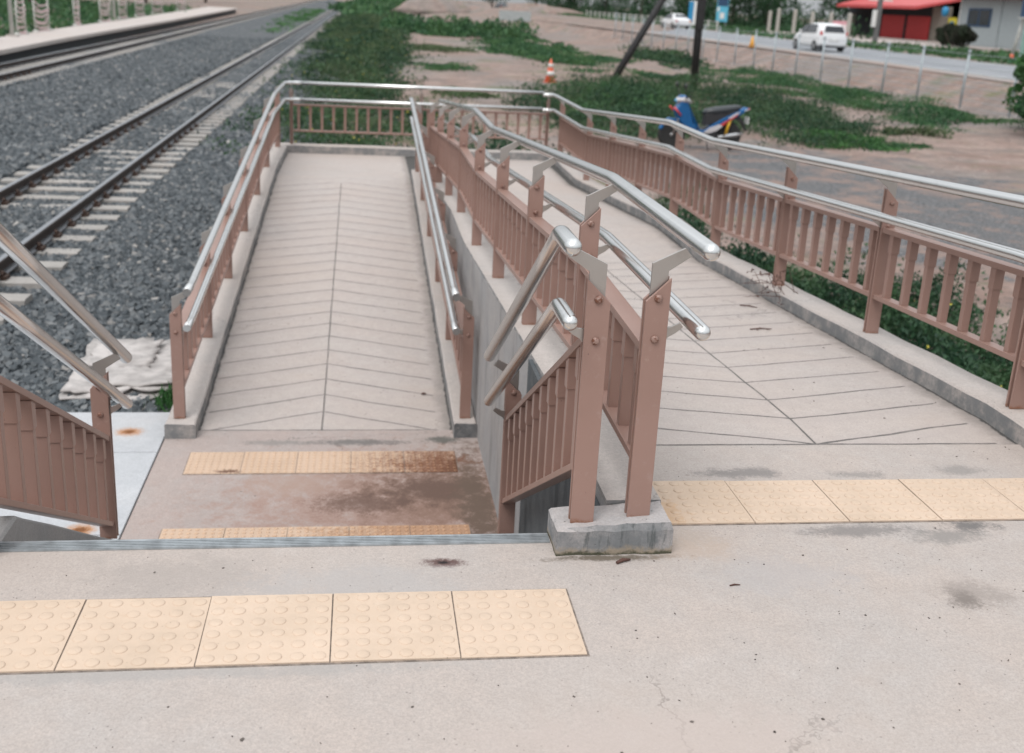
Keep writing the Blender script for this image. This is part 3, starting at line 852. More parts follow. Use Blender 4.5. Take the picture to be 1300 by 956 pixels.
# tracks
def track(cx0, cx1, y0, y1, label, zt=-1.07, nfirst=96, near=0):
    root = empty('railway_track', (cx0, y0, zt)); tag(root, label, 'railway track', 'railway tracks')
    dx = (cx1-cx0)/(y1-y0)
    prof = [(-.062,-.14),(.062,-.14),(.062,-.128),(.011,-.112),(.0085,-.045),(.036,-.034),(.036,-.008),(.028,0),(-.028,0),(-.036,-.008),(-.036,-.034),(-.0085,-.045),(-.011,-.112),(-.062,-.128)]
    for s in (-.535, .535):
        m = MB(); m.loft([[(s+p[0]+dx*y, y, p[1]) for p in prof] for y in (0, y1-y0)], smooth=False)
        m.build('rail', M_rail, root)
    sl = MB()
    prof = [(-.125,-.30),(.125,-.30),(.115,-.15),(.09,-.141),(-.09,-.141),(-.115,-.15)]
    sl.prism([(p[0], p[1]) for p in prof], -1.0, 1.0, 'x')
    first = None; n = int((y1-y0)/.6); rest = MB()
    ck = MB()
    for i in range(n):
        y = .3+i*.6; rr = random.uniform(-.012,.012)
        if i < nfirst:
            if first is None:
                first = o = sl.build('sleeper', M_sleeper, root)
                clips = []
                for s in (-.535, .535):
                    c = MB()
                    for q in (-.085, .085):
                        c.box(s+q-.035, s+q+.035, -.06, .06, -.142, -.105); c.tube([(s+q,-.045,-.10),(s+q*.8,.0,-.075),(s+q,.045,-.10)], .017, 6)
                    c.box(s-.12, s+.12, -.03, .03, -.1425, -.138)
                    clips.append(c.build('rail_clip', M_clip, o, fixn=False))
            else:
                o = first.copy(); C.objects.link(o); o.parent = root
                if i < 26:
                    for c in clips: d = c.copy(); C.objects.link(d); d.parent = o
            o.location = (dx*y+rr, y, random.uniform(-.006,.002)); o.rotation_euler = (0,0,rr)
        else:
            z = -.141
            x = dx*y; rest.add([(x-1,y-.1,z),(x+1,y-.1,z),(x+1,y+.1,z),(x-1,y+.1,z),(x-1,y-.1,z-.1),(x+1,y-.1,z-.1)], [(0,1,2,3),(0,4,5,1)])
    if rest.v: tag(rest.build('distant_sleepers', M_sleeper, root), kind='stuff')
    return root
track(-4.40, -3.95, 4.8, 400, 'railway track with shiny railheads on pale sleepers, nearest the ramp')
track(-10.40, -13.0, 16, 330, 'second railway track running beside the far platform', nfirst=60)

# ------------------------------------------------------------------ far platform
M_plat, _ = concrete('platform_concrete', (.50,.45,.42), (.55,.50,.47), speck=.2)
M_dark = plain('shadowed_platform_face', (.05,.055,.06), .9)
edge_ = [(-11.6,14),(-11.95,36),(-12.25,43),(-12.5,53),(-12.9,75),(-14.2,127)]
back_ = [(-13.9,14),(-14.3,43),(-14.8,56),(-15.2,70),(-16.2,96),(-17.4,127)]
m = MB()
pts = edge_ + back_[::-1]; n = len(pts)
m.add([(x,y,-.86) for x,y in pts]+[(x,y,-1.0) for x,y in pts], [tuple(range(n)), tuple(range(2*n-1,n-1,-1))]+[(i,i+n,(i+1)%n+n,(i+1)%n) for i in range(n)])
pl = tag(m.build('station_platform', M_plat), 'low pale concrete platform behind the second track', 'platform')
m = MB(); pts2 = [(x-.25,y) for x,y in edge_] + [(x+.1,y) for x,y in back_[::-1]]
m.add([(x,y,-1.0) for x,y in pts2]+[(x,y,-1.5) for x,y in pts2], [(i,i+n,(i+1)%n+n,(i+1)%n) for i in range(n)])
m.build('platform_base', M_dark, pl)
# barrier tape strung on poles along the platform back
def tape_m():
    t = NT('striped_barrier_tape')
    x, y, z = t.xyz(t.n('ShaderNodeTexCoord').outputs['Object'])
    s = t.rng(t.math('PINGPONG', t.math('ADD', t.math('ADD', y, x), z), .11), .05, .06)
    return t.out(t.mix(s, (.58,.33,.34), (.66,.62,.61)), .6)
M_tape = tape_m()
M_polew = plain('pale_pole_paint', (.50,.50,.47), .7)
M_polered = plain('red_band_paint', (.5,.08,.06), .7)
def tape_bay(loc, w, h, heap, label, rz=0, seed=0, strands=8):
    rnd = random.Random(seed)
    root = empty('barrier_tape', loc, rz); tag(root, label, 'barrier tape', 'striped barrier tape along the platform')
    for k, s in enumerate((0, w)):
        m = MB(); hh = h*(1 if k == 0 or not heap else .72)
        m.tube([(0,s,0),(rnd.uniform(-.04,.04),s+rnd.uniform(-.05,.05),hh)], .028, 8); m.lathe([(.13,0),(.12,.06),(.04,.09)], (0,s,0), 'z', 12)
        m.build('stand', M_polew, root)
    for k in range(strands):
        f = (k+.5)/strands
        za, zb2 = h*f, h*f*(.95 if not heap else .68)
        sag = .16+.25*rnd.random() + (.4*(f) if heap else 0)
        m = MB(); rings = []
        for i in range(13):
            u = i/12; y = w*u; z = za*(1-u)+zb2*u - sag*4*u*(1-u)*.6
            q = .05*math.sin(u*9+k); z = max(z, .03)
            rings.append([(q-.003,y,z-.04),(q+.003,y,z-.04),(q+.003,y,z+.04),(q-.003,y,z+.04)])
        m.loft(rings, smooth=False); m.build('tape', M_tape, root)
bays = [(-13.9,33.5,2.3,1.0,True,'heap of sagging striped barrier tape at the left edge of the platform'),
        (-13.85,38.0,3.0,1.45,True,'peaked bay of striped barrier tape beside the first tall white pole'),
        (-14.35,45.8,1.3,1.5,False,'narrow bay of striped tape, right behind the first tall white pole'),
        (-14.5,49.0,2.2,1.35,False,'third bay of striped tape from the left, wide with level strands'),
        (-14.9,57.5,1.0,1.4,False,'narrow spire of striped tape standing alone on the platform'),
        (-15.2,64.5,2.6,1.5,False,'wide bay of striped tape left of the second tall white pole'),
        (-15.6,71.5,2.4,1.7,False,'bay of striped tape right of the second tall white pole'),
        (-16.0,79.0,3.0,1.7,False,'long bay of striped tape past the second pole'),
        (-16.5,88.0,4.5,1.8,False,'far bay of striped tape, dim against the trees'),
        (-17.0,103.0,5.0,1.7,False,'last bay of striped tape near the end of the platform')]
for i, (x, y, w, h, hp, lb) in enumerate(bays): tape_bay((x,y,-.86), w, h, hp, lb, seed=i)
def lamp_pole(loc, H, r, label, mat, top=True):
    root = empty('platform_pole', loc); tag(root, label, 'pole', 'tall white platform poles')
    m = MB(); m.tube([(0,0,0),(0,0,H)], r, 12, radii=[r, r*.7]); m.build('shaft', mat, root)
    m = MB(); m.box(-.2,.2,-.2,.2,-.01,.06); m.build('footing', M_plat, root)
    m = MB(); m.tube([(0,0,H-.1),(.5,0,H+.25),(1.1,0,H+.3)], .035, 8); m.build('arm', mat, root)
    m = MB(); m.loft([[(1.0,-.1,H+.24),(1.0,.1,H+.24),(1.0,.1,H+.33),(1.0,-.1,H+.33)],[(1.5,-.07,H+.27),(1.5,.07,H+.27),(1.5,.07,H+.32),(1.5,-.07,H+.32)]], smooth=False); m.build('lamp_head', mat, root)
lamp_pole((-14.1,44.3,-.86), 5.5, .085, 'first tall white pole on the platform, nearer the viewer', M_polew)
lamp_pole((-15.2,68.2,-.86), 5.5, .10, 'second tall white pole on the platform, further away', M_polew)

# ------------------------------------------------------------------ road
RN = [(23.6,-30),(23.4,10),(23.2,36),(23.4,65),(21.5,95),(19.5,120),(12,200),(-8,400),(-60,880)]
RF = [(31.8,-30),(31.5,10),(31.0,36),(32.0,65),(33.0,95),(33.5,120),(30,200),(14,400),(-30,880)]
m = MB(); n = len(RN)
m.add([(x,y,-.395) for x,y in RN]+[(x,y,-.395) for x,y in RF], [(i,i+1,n+i+1,n+i) for i in range(n-1)])
tag(m.build('road', M_road), kind='structure')
m = MB()
for i in range(n-1):
    for (o0, o1) in ((.04,.055), (.93,.945)):
        a = [(RN[j][0]*(1-o)+RF[j][0]*o, RN[j][1]*(1-o)+RF[j][1]*o, -.391) for j, o in ((i,o0),(i,o1),(i+1,o1),(i+1,o0))]
        m.add(a, [(0,1,2,3)])
tag(m.build('road_edge_line', M_white), kind='structure')
# apron across the road, and pale trodden shoulder this side
M_apron, _ = concrete('shop_apron', (.42,.37,.345), (.46,.41,.385), speck=.2)
sheet('shop_apron', [(37,84),(58,84),(58,122),(47,122),(39,112)], -.375, M_apron)
def shoulder_m():
    t = NT('pale_shoulder_earth')
    c = t.mix(t.rng(t.noise(.35, 6, .65, dist=.5), .38, .62), (.38,.295,.255), (.32,.30,.29))
    c = t.mix(t.rng(t.noise(3, 5, .7), .5, .75, 0, .4), c, (.22,.18,.16))
    return t.out(c, .95, 0, t.bump(t.noise(5, 5, .7), .5, .04), .1)
M_shoulder = shoulder_m()
m = MB(); SX = [(21.9,-20),(21.8,20),(21.9,40),(21.7,65),(19.6,95),(17.4,120),(8,200)]
RN2 = [(23.9,-20),(23.9,20),(23.5,40),(23.7,65),(21.8,95),(19.8,120),(12.2,200)]
nn = len(SX); m.add([(x,y,-.399) for x,y in SX]+[(x,y,-.399) for x,y in RN2], [(i,i+1,nn+i+1,nn+i) for i in range(nn-1)])
tag(m.build('road_shoulder', M_shoulder), kind='structure')
# ------------------------------------------------------------------ vegetation
def inside(poly, x, y):
    c = np.zeros(len(x), bool); n = len(poly)
    for i in range(n):
        (x1,y1),(x2,y2) = poly[i], poly[(i+1) % n]
        if y1 == y2: continue
        k = ((y1 > y) != (y2 > y)) & (x < (x2-x1)*(y-y1)/(y2-y1)+x1); c ^= k
    return c
def cnoise(x, y, s, seed):
    rg = np.random.default_rng(seed); v = np.zeros_like(x)
    for k in range(9):
        a = rg.uniform(0,6.28); f = s*rg.uniform(.6,2.2); p = rg.uniform(0,6.28)
        v += np.sin((x*math.cos(a)+y*math.sin(a))*f+p)
    return np.clip(.5+v/9*1.3, 0, 1)
def leaves_at(x, y, z, size, rg, up=.35, aspect=.45):
    n = len(x)
    d = rg.normal(size=(n,3)); d[:,2] = np.abs(d[:,2])*.9+up; d /= np.linalg.norm(d,axis=1)[:,None]
    u = np.cross(d, rg.normal(size=(n,3))); u /= np.linalg.norm(u,axis=1)[:,None]
    s = (size*rg.uniform(.5,1.25,n))[:,None]
    c = np.stack([x,y,z],1)
    V = np.stack([c-d*s*.5, c+u*s*aspect*.5, c+d*s*.5, c-u*s*aspect*.5],1).reshape(-1,3)
    F = np.arange(n*4).reshape(n,4)
    return V, F
def patch(name, poly, n, size, H, mat, label, seed, fade=True, up=.35, aspect=.45, cat='weeds', thr=.25, cs=1.2, flowers=0):
    rg = np.random.default_rng(seed)
    P = np.array(poly); a, b = P.min(0), P.max(0)
    xs, ys = [], []; tot = 0
    while tot < n:
        x = rg.uniform(a[0]-.2,b[0]+.2,n*2); y = rg.uniform(a[1]-.2,b[1]+.2,n*2)
        jx = x+(cnoise(x,y,2.2,seed+5)-.5)*1.6*min(1,(b[0]-a[0])/4); jy = y+(cnoise(x,y,2.0,seed+6)-.5)*1.6*min(1,(b[1]-a[1])/4)
        fe = min(.45, .12*float((b-a).min()))
        k = inside(poly, jx+rg.normal(0,fe,len(x)), jy+rg.normal(0,fe,len(x))); c = cnoise(x,y,cs,seed+1)
        k &= c > thr*rg.uniform(.3,1.3,len(x))
        # nearer parts carry more leaves
        k &= rg.uniform(0,1,len(x)) < np.clip((a[1]+6)/(y+.1)*1.6, .08, 1) if fade else k
        xs.append(x[k]); ys.append(y[k]); tot += k.sum()
    x = np.concatenate(xs)[:n]; y = np.concatenate(ys)[:n]
    h = H*(.12+1.1*cnoise(x,y,cs*1.3,seed+2)**1.5)
    z = G(x,y) + h*rg.uniform(0,1,n)**.75
    sz = size*(np.clip((y-a[1])/28,0,3)*.7+1) if fade else np.full(n,size)
    V, F = leaves_at(x,y,z,sz,rg,up,aspect)
    o = tag(raw_mesh(name, V, F, mat), label, cat, None, 'stuff')
    if flowers:
        k = rg.choice(n, flowers, replace=False); top = z[k]+.03
        V, F = leaves_at(x[k],y[k],np.maximum(top, G(x[k],y[k])+h[k]),np.full(flowers,.03*(1 if y[k].mean() < 10 else 1.6)),rg,.2,1.)
        f = raw_mesh('flowers', V, F, M_flower, o)
    return o
A_ = [(-1.6,12.9),(-2.2,17),(-2.5,24),(-2.9,46),(-3.2,80),(-2.6,130),(4.5,170),(4.5,110),(1.8,82),(1.3,48),(-.1,41),(.5,35),(-.3,31),(.8,29),(1.3,23.5),(1.9,21.5),(2.2,17.5),(1.0,14.2),(.9,12.7)]
patch('weeds', A_, 85000, .080, .42, M_weed_dark, 'dark overgrown weeds with yellow specks between the track and the bare lot', 21, flowers=420)
patch('weeds', A_, 26000, .14, .48, M_weed_dry, 'thin pale green blades standing among the dark weeds beside the track', 61, thr=.4, aspect=.10, up=1.0)
patch('weeds', [(3.3,26.5),(5.5,31.5),(8.2,38.5),(10.8,37.5),(13.0,32.5),(12.4,26.5),(10.6,21.2),(7.6,20.8),(5.4,20.9),(3.9,22.5)], 12000, .15, .6, M_weed_dry, 'thin pale blades standing among the dark bush behind the scooter', 62, fade=False, thr=.3, aspect=.10, up=1.0)
patch('grass', [(-1.5,12.6),(.3,12.6),(.6,13.8),(.2,15.2),(-1.5,15.6)], 14000, .10, .32, M_grass, 'bright green grass just behind the far railing', 22, fade=False, aspect=.16, up=1.2, cat='grass', thr=.1)
patch('weeds', [(1.0,82),(5,80),(9.5,80),(13.0,86),(12,98),(6,100),(1.5,96)], 8000, .40, 1.1, M_weed, 'long dark green mound of weeds at the far side of the lot', 23, fade=False)
patch('weeds', [(6.9,74),(12.7,84),(11.8,63),(10.4,50),(8.8,44),(7.4,52),(6.2,60)], 15000, .15, .28, M_weed, 'green weeds in front of the leaning dark post', 24, thr=.75, cs=.8)
patch('weeds', [(3.3,26.5),(5.5,31.5),(8.2,38.5),(10.8,37.5),(13.0,32.5),(12.4,26.5),(10.6,21.2),(7.6,20.8),(5.4,20.9),(3.9,22.5)], 60000, .085, .62, M_weed_dark, 'wide dark bush of weeds behind the blue scooter', 25, fade=False, thr=.1)
patch('weeds', [(4.5,27),(6,31),(8.6,37),(9.6,35),(8.4,29),(6.8,25),(5,24)], 9000, .11, .60, M_weed, 'brighter leafy bush around the foot of the leaning post', 26, fade=False, thr=.1)
patch('weeds', [(9.8,21.1),(10.8,20.8),(11.6,22.6),(11.2,24),(9.9,22.2),(8.5,21.0),(8.5,20.8)], 6000, .07, .22, M_grass, 'thin bright grass edge in front of the dark bush', 27, fade=False)
patch('weeds', [(16.4,52),(18.6,51),(18.3,45),(19.4,41),(18.4,34),(18.4,27),(15.8,25),(14.4,27.5),(14.8,32),(15.2,38),(15.0,45)], 26000, .10, .32, M_weed, 'band of green weeds along the foot of the wire fence', 28, fade=False, thr=.7)
patch('weeds', [(14.5,60),(17,70),(18,64),(17,56),(15,50)], 5000, .2, .5, M_weed_dark, 'dark weeds further along the wire fence', 29, fade=False)
patch('weeds', [(1.6,-1),(1.6,5),(1.6,9),(1.9,12.6),(3.4,12.8),(4.4,9.5),(5.0,7.5),(5.6,5),(6.0,2),(6,-1)], 150000, .06, .40, M_weed_dark, 'green creeping weeds with yellow flowers below the right railing', 30, fade=False, thr=.1, cs=2.5, flowers=90)
patch('grass', [(-6.5,26.5),(-7.0,33),(-7.2,43),(-7.0,58),(-6.2,50),(-5.95,39),(-5.75,30),(-5.9,26.5)], 8000, .10, .10, M_grass, 'strip of low bright grass between the two tracks', 31, fade=False, cat='grass', thr=.5)
patch('grass', [(-8.3,30.5),(-7.6,30),(-6.0,26.5),(-6.5,25.3),(-7.5,27)], 2600, .08, .09, M_weed_dry, 'dull brown green tuft on the ballast between the tracks', 32, fade=False, cat='grass', thr=.5)
patch('grass', [(-6.6,70),(-8,110),(-9,170),(-6,170),(-5.4,110),(-5.6,70)], 3500, .3, .22, M_grass, 'far strip of grass between the tracks near the horizon', 33, fade=False, cat='grass', thr=.4)
patch('weeds', [(11.2,22.3),(12.5,22.4),(11.8,21.1),(10.7,20.9)], 1200, .08, .12, M_weed, 'small weed clump on bare earth by the gravel', 34, fade=False)
for i, (cx, cy, rx, ry, lb) in enumerate([(2.6,31,.9,1.2,'small round tuft on the bare lot nearest the far railing'),(3.0,44,1.2,2.2,'tuft of grass on the pinkish earth in mid lot'),(13.5,37,1.6,1.6,'low weeds on earth left of the wire fence'),(12.2,44,1.8,2.5,'weeds behind the dark upright post'),(3.2,60,2.2,4,'sparse grass across the middle of the lot'),(12.0,56,1.6,3,'grass patch towards the road beyond the posts'),(13.6,24.6,.7,.5,'weedy tuft on bare earth right of the dark bush')]):
    pl_ = [(cx+rx*math.cos(t_*math.pi/5), cy+ry*math.sin(t_*math.pi/5)) for t_ in range(10)]
    patch('weeds', pl_, int(1200*rx*ry**.5)+300, .11, .22, M_weed if i % 2 else M_weed_dry, lb, 50+i, fade=False)
patch('grass', [(31.8,40),(32.2,65),(33.4,95),(34,120),(31,200),(60,200),(60,125),(46,122),(37.0,112),(35.6,84),(38,78),(44,60),(44,40)], 26000, .45, .35, M_weed, 'green roadside verge across the road', 40, fade=False, cat='grass')
patch('hedge', [(44,96),(45,120),(44,150),(40,200),(36,250),(42,250),(52,200),(56,130),(52,124),(47,122),(46,97)], 16000, .5, 2.6, M_tree, 'dense dark hedge behind the white stakes across the road', 43, fade=False, cat='hedge', thr=.05)
patch('grass', [(-15,20),(-15.4,60),(-17,96),(-18.2,130),(-60,160),(-60,30),(-20,20)], 45000, .40, .55, M_weed, 'rough green grass behind the far platform', 41, fade=False, cat='grass')
patch('weeds', [(1,130),(4,170),(12,240),(25,300),(-2,330),(-6,200),(-2.5,130)], 7000, .9, .9, M_weed, 'distant green scrub beyond the lot', 42, fade=False)

def crown(n, R, H, zb, size, seed, lobes=9):
    rg = np.random.default_rng(seed)
    cs_ = [(rg.uniform(-.6,.6)*R, rg.uniform(-.6,.6)*R, zb+H*rg.uniform(.2,.85), R*rg.uniform(.35,.6)) for _ in range(lobes)]
    k = rg.integers(0, lobes, n); c = np.array(cs_)[k]
    d = rg.normal(size=(n,3)); d /= np.linalg.norm(d,axis=1)[:,None]; r = rg.uniform(.55,1.05,n)**.6
    p = c[:,:3] + d*(c[:,3:]*r[:,None])*np.array([1,1,.85])
    return leaves_at(p[:,0],p[:,1],np.maximum(p[:,2], zb*.5),np.full(n,size),rg,.0,.6)
def trunk_mb(H, r, seed, R):
    rnd = random.Random(seed); m = MB()
    pts = [(0,0,-.3)]; x = y = 0
    for i in range(5): x += rnd.uniform(-.1,.1); y += rnd.uniform(-.1,.1); pts.append((x,y,H*(i+1)/5))
    m.tube(pts, r, 8, radii=[r*(1.3-.2*i) for i in range(6)])
    for k in range(5):
        a = rnd.uniform(0,6.28); b = pts[2+k % 4]
        m.tube([b,(b[0]+math.cos(a)*R*.35,b[1]+math.sin(a)*R*.35,b[2]+H*.22),(b[0]+math.cos(a)*R*.65,b[1]+math.sin(a)*R*.65,b[2]+H*.34)], r*.4, 6, radii=[r*.45,r*.3,r*.1])
    return m
tree_src = []
def tree(loc, R, H, zb, label, kind, group, size=.32, n=5200, nm='tree', s=1, mat=None):
    root = empty(nm, loc, random.uniform(0,6.28)); tag(root, label, 'tree' if nm == 'tree' else 'bush', group)
    key = (kind, nm)
    for kk, a, b in tree_src:
        if kk == key:
            for src in (a, b):
                if src is None: continue
                c = src.copy(); C.objects.link(c); c.parent = root
            root.scale = (s, s, s*random.uniform(.9,1.12)); return root
    V, F = crown(n, R, H, zb, size, 60+kind, 11)
    a = raw_mesh('crown', V, F, mat or M_tree, root)
    b = trunk_mb(zb+H*.55, .16 if nm == 'tree' else .05, kind, R).build('trunk', M_bark, root, fixn=False)
    tree_src.append((key, a, b)); root.scale = (s, s, s)
    return root
tl = [(47,128,0,1.0,'dark tree right behind the white fence stakes, nearest the shop'),(46,138,1,1.1,'full tree second from the shop across the road'),(45,150,2,1.0,'rounded tree behind the blue signboard'),(47,163,0,1.2,'tall tree left of the blue signboard'),
      (44,178,1,1.1,'tree across the road above the far white car'),(42,196,2,1.2,'tree across the road left of the far white car'),(40,216,0,1.2,'tree beyond the roadside railing'),(36,240,1,1.3,'distant tree across the road in the middle of the row'),(30,268,2,1.3,'distant tree near the bend of the road'),
      (58,126,1,1.3,'big tree rising behind the dark end of the shop'),(62,112,2,1.3,'tree behind the red shop roof'),(18,300,0,1.5,'far tree closing the end of the road'),(4,320,1,1.5,'far tree beyond the end of the lot'),(-14,330,2,1.4,'far tree at the end of the railway line')]
for x, y, k, s, lb in tl: tree((x,y,-.4), 4.2, 6.0, .8, lb, k, 'trees beyond the road', s=s)
for i, (x, y, s, lb) in enumerate([(-30,75,1.1,'tree behind the platform, nearest the left edge'),(-33,92,1.2,'second tree behind the platform'),(-32,112,1.1,'third tree behind the platform, above the wide tape bay'),(-34,135,1.3,'dense tree behind the far tape bays'),(-30,160,1.2,'tree above the end of the platform'),(-26,190,1.2,'small far tree past the end of the platform')]):
    tree((x,y,-1.3), 4.2, 6.0, .8, lb, i % 3, 'trees behind the platform', s=s)
# shrubs in front of the house and by the fence
def bush(loc, R, H, label, seed, mat=M_weed, n=3500, size=.14, group=None):
    root = empty('shrub', loc); tag(root, label, 'bush', group)
    V, F = crown(n, R, H, .15, size, seed, 7); raw_mesh('foliage', V, F, mat, root)
    m = MB(); rnd = random.Random(seed)
    for k in range(6):
        a = rnd.uniform(0,6.28); m.tube([(0,0,-.1),(math.cos(a)*R*.3,math.sin(a)*R*.3,H*.4),(math.cos(a)*R*.5,math.sin(a)*R*.5,H*.75)], .03, 6, radii=[.035,.025,.01])
    m.build('stem', M_bark, root, fixn=False)
gh = 'shrubs in front of the pale house'
M_shrub = leaf_m('maroon_green_leaves', (.018,.016,.014), (.04,.045,.028), (.03,.06,.03))
for i, (x, y, R, lb) in enumerate([(49.5,90.8,.8,'leftmost shrub before the pale house, beside the yellow poster'),(49,89.0,1.2,'second shrub below the dark window of the house'),(48.5,87.4,1.4,'third shrub, the broad one before the house'),(48,84.8,1.3,'rightmost shrub before the house, next to the white post')]):
    bush((x,y,-.38), R, 1.5, lb, 80+i, M_shrub, 3000, .2, gh)
bush((18.0,26.6,-1.3), 1.0, 3.0, 'tall bright green climbing shrub at the right edge over the wire fence', 90, M_grass, 2600, .16)
bush((17.0,25.0,-1.3), .75, 2.0, 'leafy shrub at the right edge in front of the wire fence', 91, M_weed, 5000, .11)

# ------------------------------------------------------------------ wire fence
M_galv = plain('galvanised_post', (.33,.37,.39), .5, .4)
M_foot, _ = concrete('footing_concrete', (.42,.37,.35), (.5,.45,.42))
WF = empty('wire_fence', (19.3,0,0)); tag(WF, 'thin wire fence on grey steel posts between the lot and the road', 'fence')
fp = None
gz = lambda x, y: float(G(np.array([x]), np.array([y]))[0])
yl = [24+2.95*i for i in range(22)]
for i, y in enumerate(yl):
    if fp is None:
        m = MB(); m.tube([(0,0,-.2),(0,0,1.9)], .042, 10); m.lathe([(.055,1.88),(.06,1.92),(.04,1.97),(.01,1.985)], (0,0,0), 'z', 10)
        fp = m.build('fence_post', M_galv, WF); m = MB(); rough_block(m, -.2,.2,-.2,.2,-.15,.09,4,4,.02); ff = m.build('footing', M_foot, fp)
        p = fp
    else:
        p = fp.copy(); C.objects.link(p); p.parent = WF; q = ff.copy(); C.objects.link(q); q.parent = p
    p.location = (random.uniform(-.06,.06), y, gz(19.3,y)); p.rotation_euler = (random.uniform(-.025,.025), random.uniform(-.025,.025), 0)
for k in range(9):
    m = MB(); m.tube([(0.05,y_,gz(19.3,y_)+.15+k*.212+random.uniform(-.012,.012)) for y_ in yl], .009, 5); m.build('wire', M_galv, WF, fixn=False)

# dark posts, cones, stakes
M_tar = plain('tarred_timber', (.018,.017,.018), .7, 0, .3, 8, .3)
m = MB(); m.tube([(0,0,-.4),(0.95,.0,1.35),(2.9,0,4.9)], .13, 14, radii=[.14,.135,.11])
o = m.build('leaning_post', M_tar, loc=(8.5,38.9,-1.3)); tag(o, 'thick black post leaning to the right out of the green bush', 'post')
m = MB(); m.tube([(0,0,-.4),(-.03,0,2.6),(-.02,0,7)], .14, 14, radii=[.15,.14,.12])
root = tag(m.build('utility_pole', M_tar, loc=(11.6,37.95,-1.3)), 'black upright pole rising behind the blue scooter', 'pole')
m = MB(); m.box(-.10,.10,-.2,-.13,2.1,3.3); m.build('junction_box', M_tar, root)
M_orange = plain('orange_plastic', (.62,.13,.06), .5); M_yell = plain('yellow_plastic', (.75,.36,.03), .5)
def cone(loc, h, label, m1, bands):
    root = empty('traffic_cone', loc); tag(root, label, 'traffic cone')
    r = lambda z: .16*h/.75*(1-z/h)+.03
    m = MB(); m.lathe([(r(0),0.03),(r(h*.5),h*.5),(r(h),h),(r(h)*.6,h+.01)], (0,0,0), 'z', 18); m.build('cone_body', m1, root)
    m = MB(); w = .2*h/.75; m.box(-w,w,-w,w,0,.035); m.build('cone_base', m1, root, bevel=.01)
    for a, b in bands:
        m = MB(); m.lathe([(r(h*a)+.003,h*a),(r(h*b)+.003,h*b)], (0,0,0), 'z', 18); m.build('reflective_band', M_white, root)
cone((6.15,37.6,gz(6.15,37.6)), .82, 'orange and white traffic cone on bare earth beyond the far railing', M_orange, ((.3,.48),(.66,.8)))
cone((21.7,60.7,-.40), .62, 'small yellow orange cone on the road shoulder beyond the wire fence', M_yell, ())
M_stake, _ = concrete('stake_concrete', (.42,.40,.36), (.48,.46,.42))
for i, (x, y, z, h, lb) in enumerate([(42,113.5,-.3,2.1,'first white concrete stake from the left across the road, short one'),(42,111,-.3,2.4,'second white stake from the left across the road'),(42,106.5,-.3,2.35,'third white stake, left of the white hatchback roof'),(42,102,-.3,2.2,'fourth white stake, above the white hatchback roof'),(42,97.6,-.3,2.2,'fifth white stake, behind the back window of the hatchback'),(42,93.6,-.3,2.2,'last white stake by the pink board')]):
    m = MB(); m.box(-.14,.14,-.14,.14,-.3,h-.12); m.loft([[(-.14,-.14,h-.12),(.14,-.14,h-.12),(.14,.14,h-.12),(-.14,.14,h-.12)],[(-.05,-.05,h),(.05,-.05,h),(.05,.05,h),(-.05,.05,h)]], smooth=False)
    tag(m.build('concrete_stake', M_stake, loc=(x,y,z), bevel=.01), lb, 'stake', 'white concrete stakes across the road')
# boards and signs
def board(name, loc, w, h, z0, rz, mats, label, cat, post=True, blocks=()):
    root = empty(name, loc, rz); tag(root, label, cat)
    m = MB(); m.box(-w/2,w/2,-.04,.04,z0,z0+h); m.build('panel', mats[0], root, bevel=.01)
    for (a,b,c,d,mt) in blocks:
        m = MB(); m.box(-w/2+a*w,-w/2+b*w,-.055,-.041,z0+c*h,z0+d*h); m.build('printed_field', mt, root)
    if post:
        for s in (-w*.38, w*.38):
            m = MB(); m.box(s-.04,s+.04,.045,.12,-.2,z0+h*.9); m.build('leg', M_galv, root)
M_blue = plain('blue_board', (.02,.22,.42), .5); M_bluel = plain('pale_blue_board', (.10,.42,.58), .5); M_pinkb = plain('pink_board', (.62,.30,.34), .5); M_pinkl = plain('pale_pink_board', (.70,.60,.60), .5)
M_wht = plain('white_board', (.68,.68,.66), .5); M_navy = plain('navy_board', (.02,.06,.13), .5)
board('signboard', (39.5,122.0,-.35), 1.25, 2.7, .7, -.3, (M_bluel,), 'tall blue advertising signboard beside the trees across the road', 'sign', True,
      ((.05,.95,.62,.98,M_navy),(.30,.70,.12,.36,M_wht),(.06,.24,.42,.58,M_wht)))
board('signboard', (42,95.2,-.35), 1.5, 1.3, .2, -.35, (M_pinkb,), 'low pink and white board behind the white hatchback', 'sign', True, ((.1,.9,.15,.8,M_pinkl),))
board('signboard', (33.4,113.0,-.35), .8, 2.4, .3, -.3, (M_wht,), 'narrow white and blue board left of the far white car', 'sign', True, ((.0,.62,.1,.98,M_blue),))
board('signboard', (34.5,53.6,-.35), 1.0, 2.1, .3, -.55, (plain('mint_board', (.32,.52,.45), .6),), 'pale green board cut by the right edge of the photo', 'sign', True)
# white post with a box at the right edge
root = empty('sign_post', (33.2,53.2,-.35)); tag(root, 'leaning white post with an orange band and a dark box near the right edge', 'post')
m = MB(); m.tube([(0,0,-.1),(.30,-.35,3.4)], .09, 10); m.build('shaft', M_polew, root)
m = MB(); m.tube([(.02,-.02,.15),(.045,-.05,.42)], .1, 10); m.build('band', M_orange, root)
m = MB(); m.box(.0,.9,-.7,-.2,2.3,3.2); m.build('box', M_navy, root, bevel=.03); m = MB(); m.box(-.05,.95,-.75,-.15,2.22,2.3); m.build('shelf', M_polew, root)
